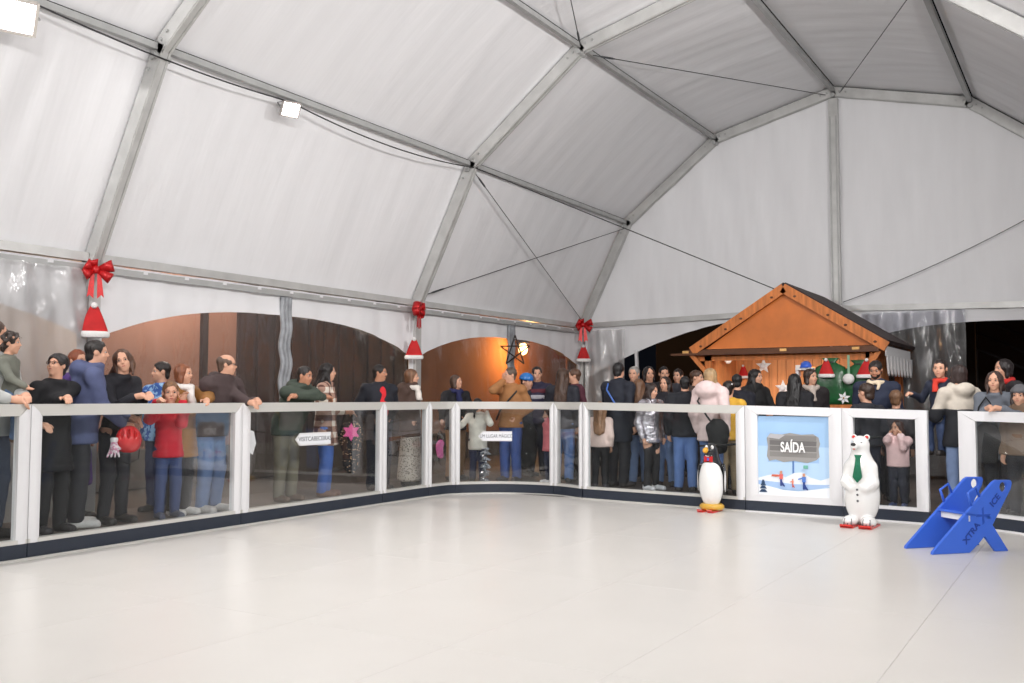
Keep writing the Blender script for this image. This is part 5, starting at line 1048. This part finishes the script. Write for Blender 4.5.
P('woman with dark brown hair in black and cream jacket at the entrance', 958, 375, .32, -150, -145, coat=(206, 197, 184), hood=.8, slim=.92, band=[(.44, .70, (30, 32, 38))], hair='bob', hair_c=(50, 36, 34), leg_c=(120, 140, 176), L='front', R='front')
P('dark haired woman in grey coat leaning her arms on the right rail', 994.5, 381, .16, -12, -12, lean=.22, coat=(104, 110, 120), hair='long', hair_c=(66, 46, 40), hairlen=.8, leg_c=DK, R=(986, 409, .02, (.45, -.7, -.1)), L=(1003, 409, .03, (.5, -.8, -.1)), wide=.9, slim=.9, length=.66, fine=True, extras=('earring',))
P('woman with black hair and red scarf behind the woman in grey', 1003, 369, 1.0, -50, -55, coat=(40, 36, 40), scarf=(200, 44, 40), hair='bob', hair_c=(34, 26, 26), leg_c=DK)
P('girl in grey beanie and brown coat at the right picture edge', 1020, 396, .22, -15, -18, headk=1.18, coat=(120, 98, 80), hood=1.0, hair='long', hair_c=(62, 46, 40), hairlen=.6, extras=('beanie',), leg_c=DK)
# ------------------------------------------------------------------ things the spectators hold
def held(name, label, cat, px, py, off): p = at_depth(px, py, bdepth(px)+off); o = empty(name, tuple(p), facing(p, 0), label, cat); return o
o = held('sports_helmet', 'shiny red child helmet held by the man in blue hoodie', 'helmet', 128.5, 440, .14); g = SDF((-.17, -.2, -.18), (.17, .2, .18), .008); g.ell((0, 0, 0), (.105, .13, .125), k=.02).ell((0, .02, -.16), (.09, .1, .09), k=.02, op=1)
for k in (-1, 0, 1): g.ell((k*.05, -.11, .06), (.012, .06, .045), k=.01, op=1)
link('shell', g.mesh('shell', mat('helmet_red', (214, 32, 36), .22, coat=.6)), o); MB().tube([(-.09, 0, -.08), (-.08, -.05, -.16), (0, -.08, -.19), (.08, -.05, -.16), (.09, 0, -.08)], .006, 6).build('chin_strap', M_black, o)
o = held('woollen_glove', 'small pink and white glove dangling beside the red helmet', 'glove', 114, 448, .14); g = SDF((-.1, -.06, -.1), (.1, .06, .1), .008)
for k in range(4): g.cone((-.02+k*.015, 0, -.0), (-.05+k*.03, -.01, -.07), .011, .009, .006)
g.cone((0, 0, .05), (0, 0, 0), .026, .032, .01).cone((.02, 0, .02), (.05, -.01, -.01), .012, .009, .006); link('knit', g.mesh('knit', pattern_mat('pink_knit', 'noise', (210, 140, 170), (236, 226, 232), 60)), o); MB().lathe((0, 0, .05), [(.028, 0), (.031, .02), (.028, .035)], 12).build('cuff', mat('paper_white'), o)
def bag(label, px, py, off, w_, h_, d_, m, strap=.3, name='shoulder_bag', taper=.8):
    o = held(name, label, 'bag', px, py, off); g = SDF((-w_*.8, -d_*1.2, -h_*.8), (w_*.8, d_*1.2, h_*.8), .012); g.econe((0, 0, 0), I3, -h_*.35, h_*.3, w_*.5*taper, w_*.5, d_/w_, .02); g.warp(lambda X, Y, Z: .005*np.sin(X*40+Z*30)); link('pouch', g.mesh('pouch', m), o)
    MB().tube([(-w_*.4, 0, h_*.35), (-w_*.25, 0, h_*.5+strap*.7), (0, 0, h_*.5+strap), (w_*.25, 0, h_*.5+strap*.7), (w_*.4, 0, h_*.35)], .008, 6).build('strap', M_black, o); return o
o = bag('black floral bag with pink ribbon held by the woman in plaid', 351, 449, .28, .28, .56, .14, pattern_mat('floral', 'spots', (232, 190, 150), (26, 24, 28), 40, spot=.24), .2, 'tote_bag', .55)
MB().prism(star_prism(.10, .055, 6), .02, (0, -.08, .19), (1, 0, 0), (0, 0, 1), (0, -1, 0)).build('pink_ribbon', mat('pink_ribbon', (236, 90, 160), .5), o)
bag('black shoulder bag at the hip of the blonde woman', 718, 437, .22, .26, .26, .12, cloth((26, 26, 28)), .06)
bag('black handbag hanging before the woman in grey coat', 987, 444, .10, .24, .26, .10, cloth((28, 27, 30)), .3)
bag('black bag with white drawing on the floor behind the man in tan', 524, 445, .8, .34, .42, .2, pattern_mat('white_scribble', 'noise', (24, 24, 26), (28, 28, 30), 6), .1, 'tote_bag', 1.0)
bag('pink gift bag held behind the narrow corner panel', 440, 449, .36, .10, .22, .06, cloth((232, 110, 180)), .12, 'gift_bag', .9)
o = held('foil_garland', 'crumpled silver foil garland hanging below the corner arrow sign', 'garland', 485, 466, .16); r_ = random.Random(3)
MB().tube([(.02*math.sin(k*2.1), .01*math.cos(k*1.7), .22-.045*k) for k in range(11)], .012, 5).build('cord', mat('silver_foil'), o)
for k in range(46):
    z = .22-.0098*k; a = k*2.4; l_ = .05+.03*r_.random(); c0 = np.array([0, 0, z]); d = np.array([math.cos(a), math.sin(a), r_.uniform(-.6, .2)])*l_; t = np.array([-math.sin(a), math.cos(a), .3])*.012
    MB().add([c0-t, c0+t, c0+d+t*1.4, c0+d-t*1.4, c0+d*.5+np.array([0, 0, .02])], [(0, 1, 4), (1, 2, 4), (2, 3, 4), (3, 0, 4)]).build('foil_leaf', mat('silver_foil'), o)
# black locking bar behind the panels either side of the poster
a = at_depth(700, 446, bdepth(700)+.07); b_ = at_depth(882, 437, bdepth(882)+.07)
o = empty('locking_bar', tuple(a), 0, 'black bar running behind the barrier posts at the poster', 'bar'); MB().tube([(0, 0, 0), tuple(b_-a)], .012, 8).build('rod', M_black, o)
for t in (.24, .30, .76, .82): MB().box(tuple((b_-a)*t), (.04, .05, .05)).build('clamp', M_black, o)

# ------------------------------------------------------------------ sub-parts sit under the part that carries them
NEST = {'floodlight': {'lens': 'housing', 'bezel': 'housing', 'lead': 'housing'}, 'market_hut': {'knot': 'barge_board', 'hinge': 'shutter_flap', 'added_fill_tube': 'front_beam'}, 'poster': {'print_plank': 'print_board', 'lettering': 'print_board'},
        'penguin_figure': {'pupil': 'eye', 'bow_knot': 'bow_tie', 'flipper_lining': 'flipper', 'beak': 'body', 'mouth': 'body'}, 'polar_bear_figure': {'ski_tip': 'ski', 'claw': 'body', 'ear_lining': 'body', 'tongue': 'body'}, 'santa_hat': {'pompom': 'cone'}, 'gift_sack': {'tie': 'wrap'},
        'person': {'chest_band': 'coat', 'fur_cuff': 'coat', 'shirt': 'coat', 'watch': 'coat'}, 'arrow_sign': {'lettering': 'board', 'print_border': 'board'}, 'skating_aid': {'lettering': 'side_plate'}, 'house': {'door_leaf': 'wall', 'downpipe': 'wall', 'ledge': 'wall', 'pilaster': 'wall'}}
base = lambda n: n.split('.')[0]
def centre(o):
    v = np.zeros(len(o.data.vertices)*3, np.float32); o.data.vertices.foreach_get('co', v); return o.matrix_basis @ Vector(v.reshape(-1, 3).mean(0))
for root in [q for q in bpy.data.objects if q.parent is None and base(q.name) in NEST]:
    rule = NEST[base(root.name)]; kids = list(root.children)
    for ch in kids:
        want = rule.get(base(ch.name))
        if not want: continue
        c = centre(ch); sib = min((k for k in kids if base(k.name) == want), key=lambda k: (centre(k)-c).length, default=None)
        if sib is None: continue
        M = sib.matrix_basis.inverted() @ ch.matrix_basis; ch.parent = sib; ch.matrix_basis = M
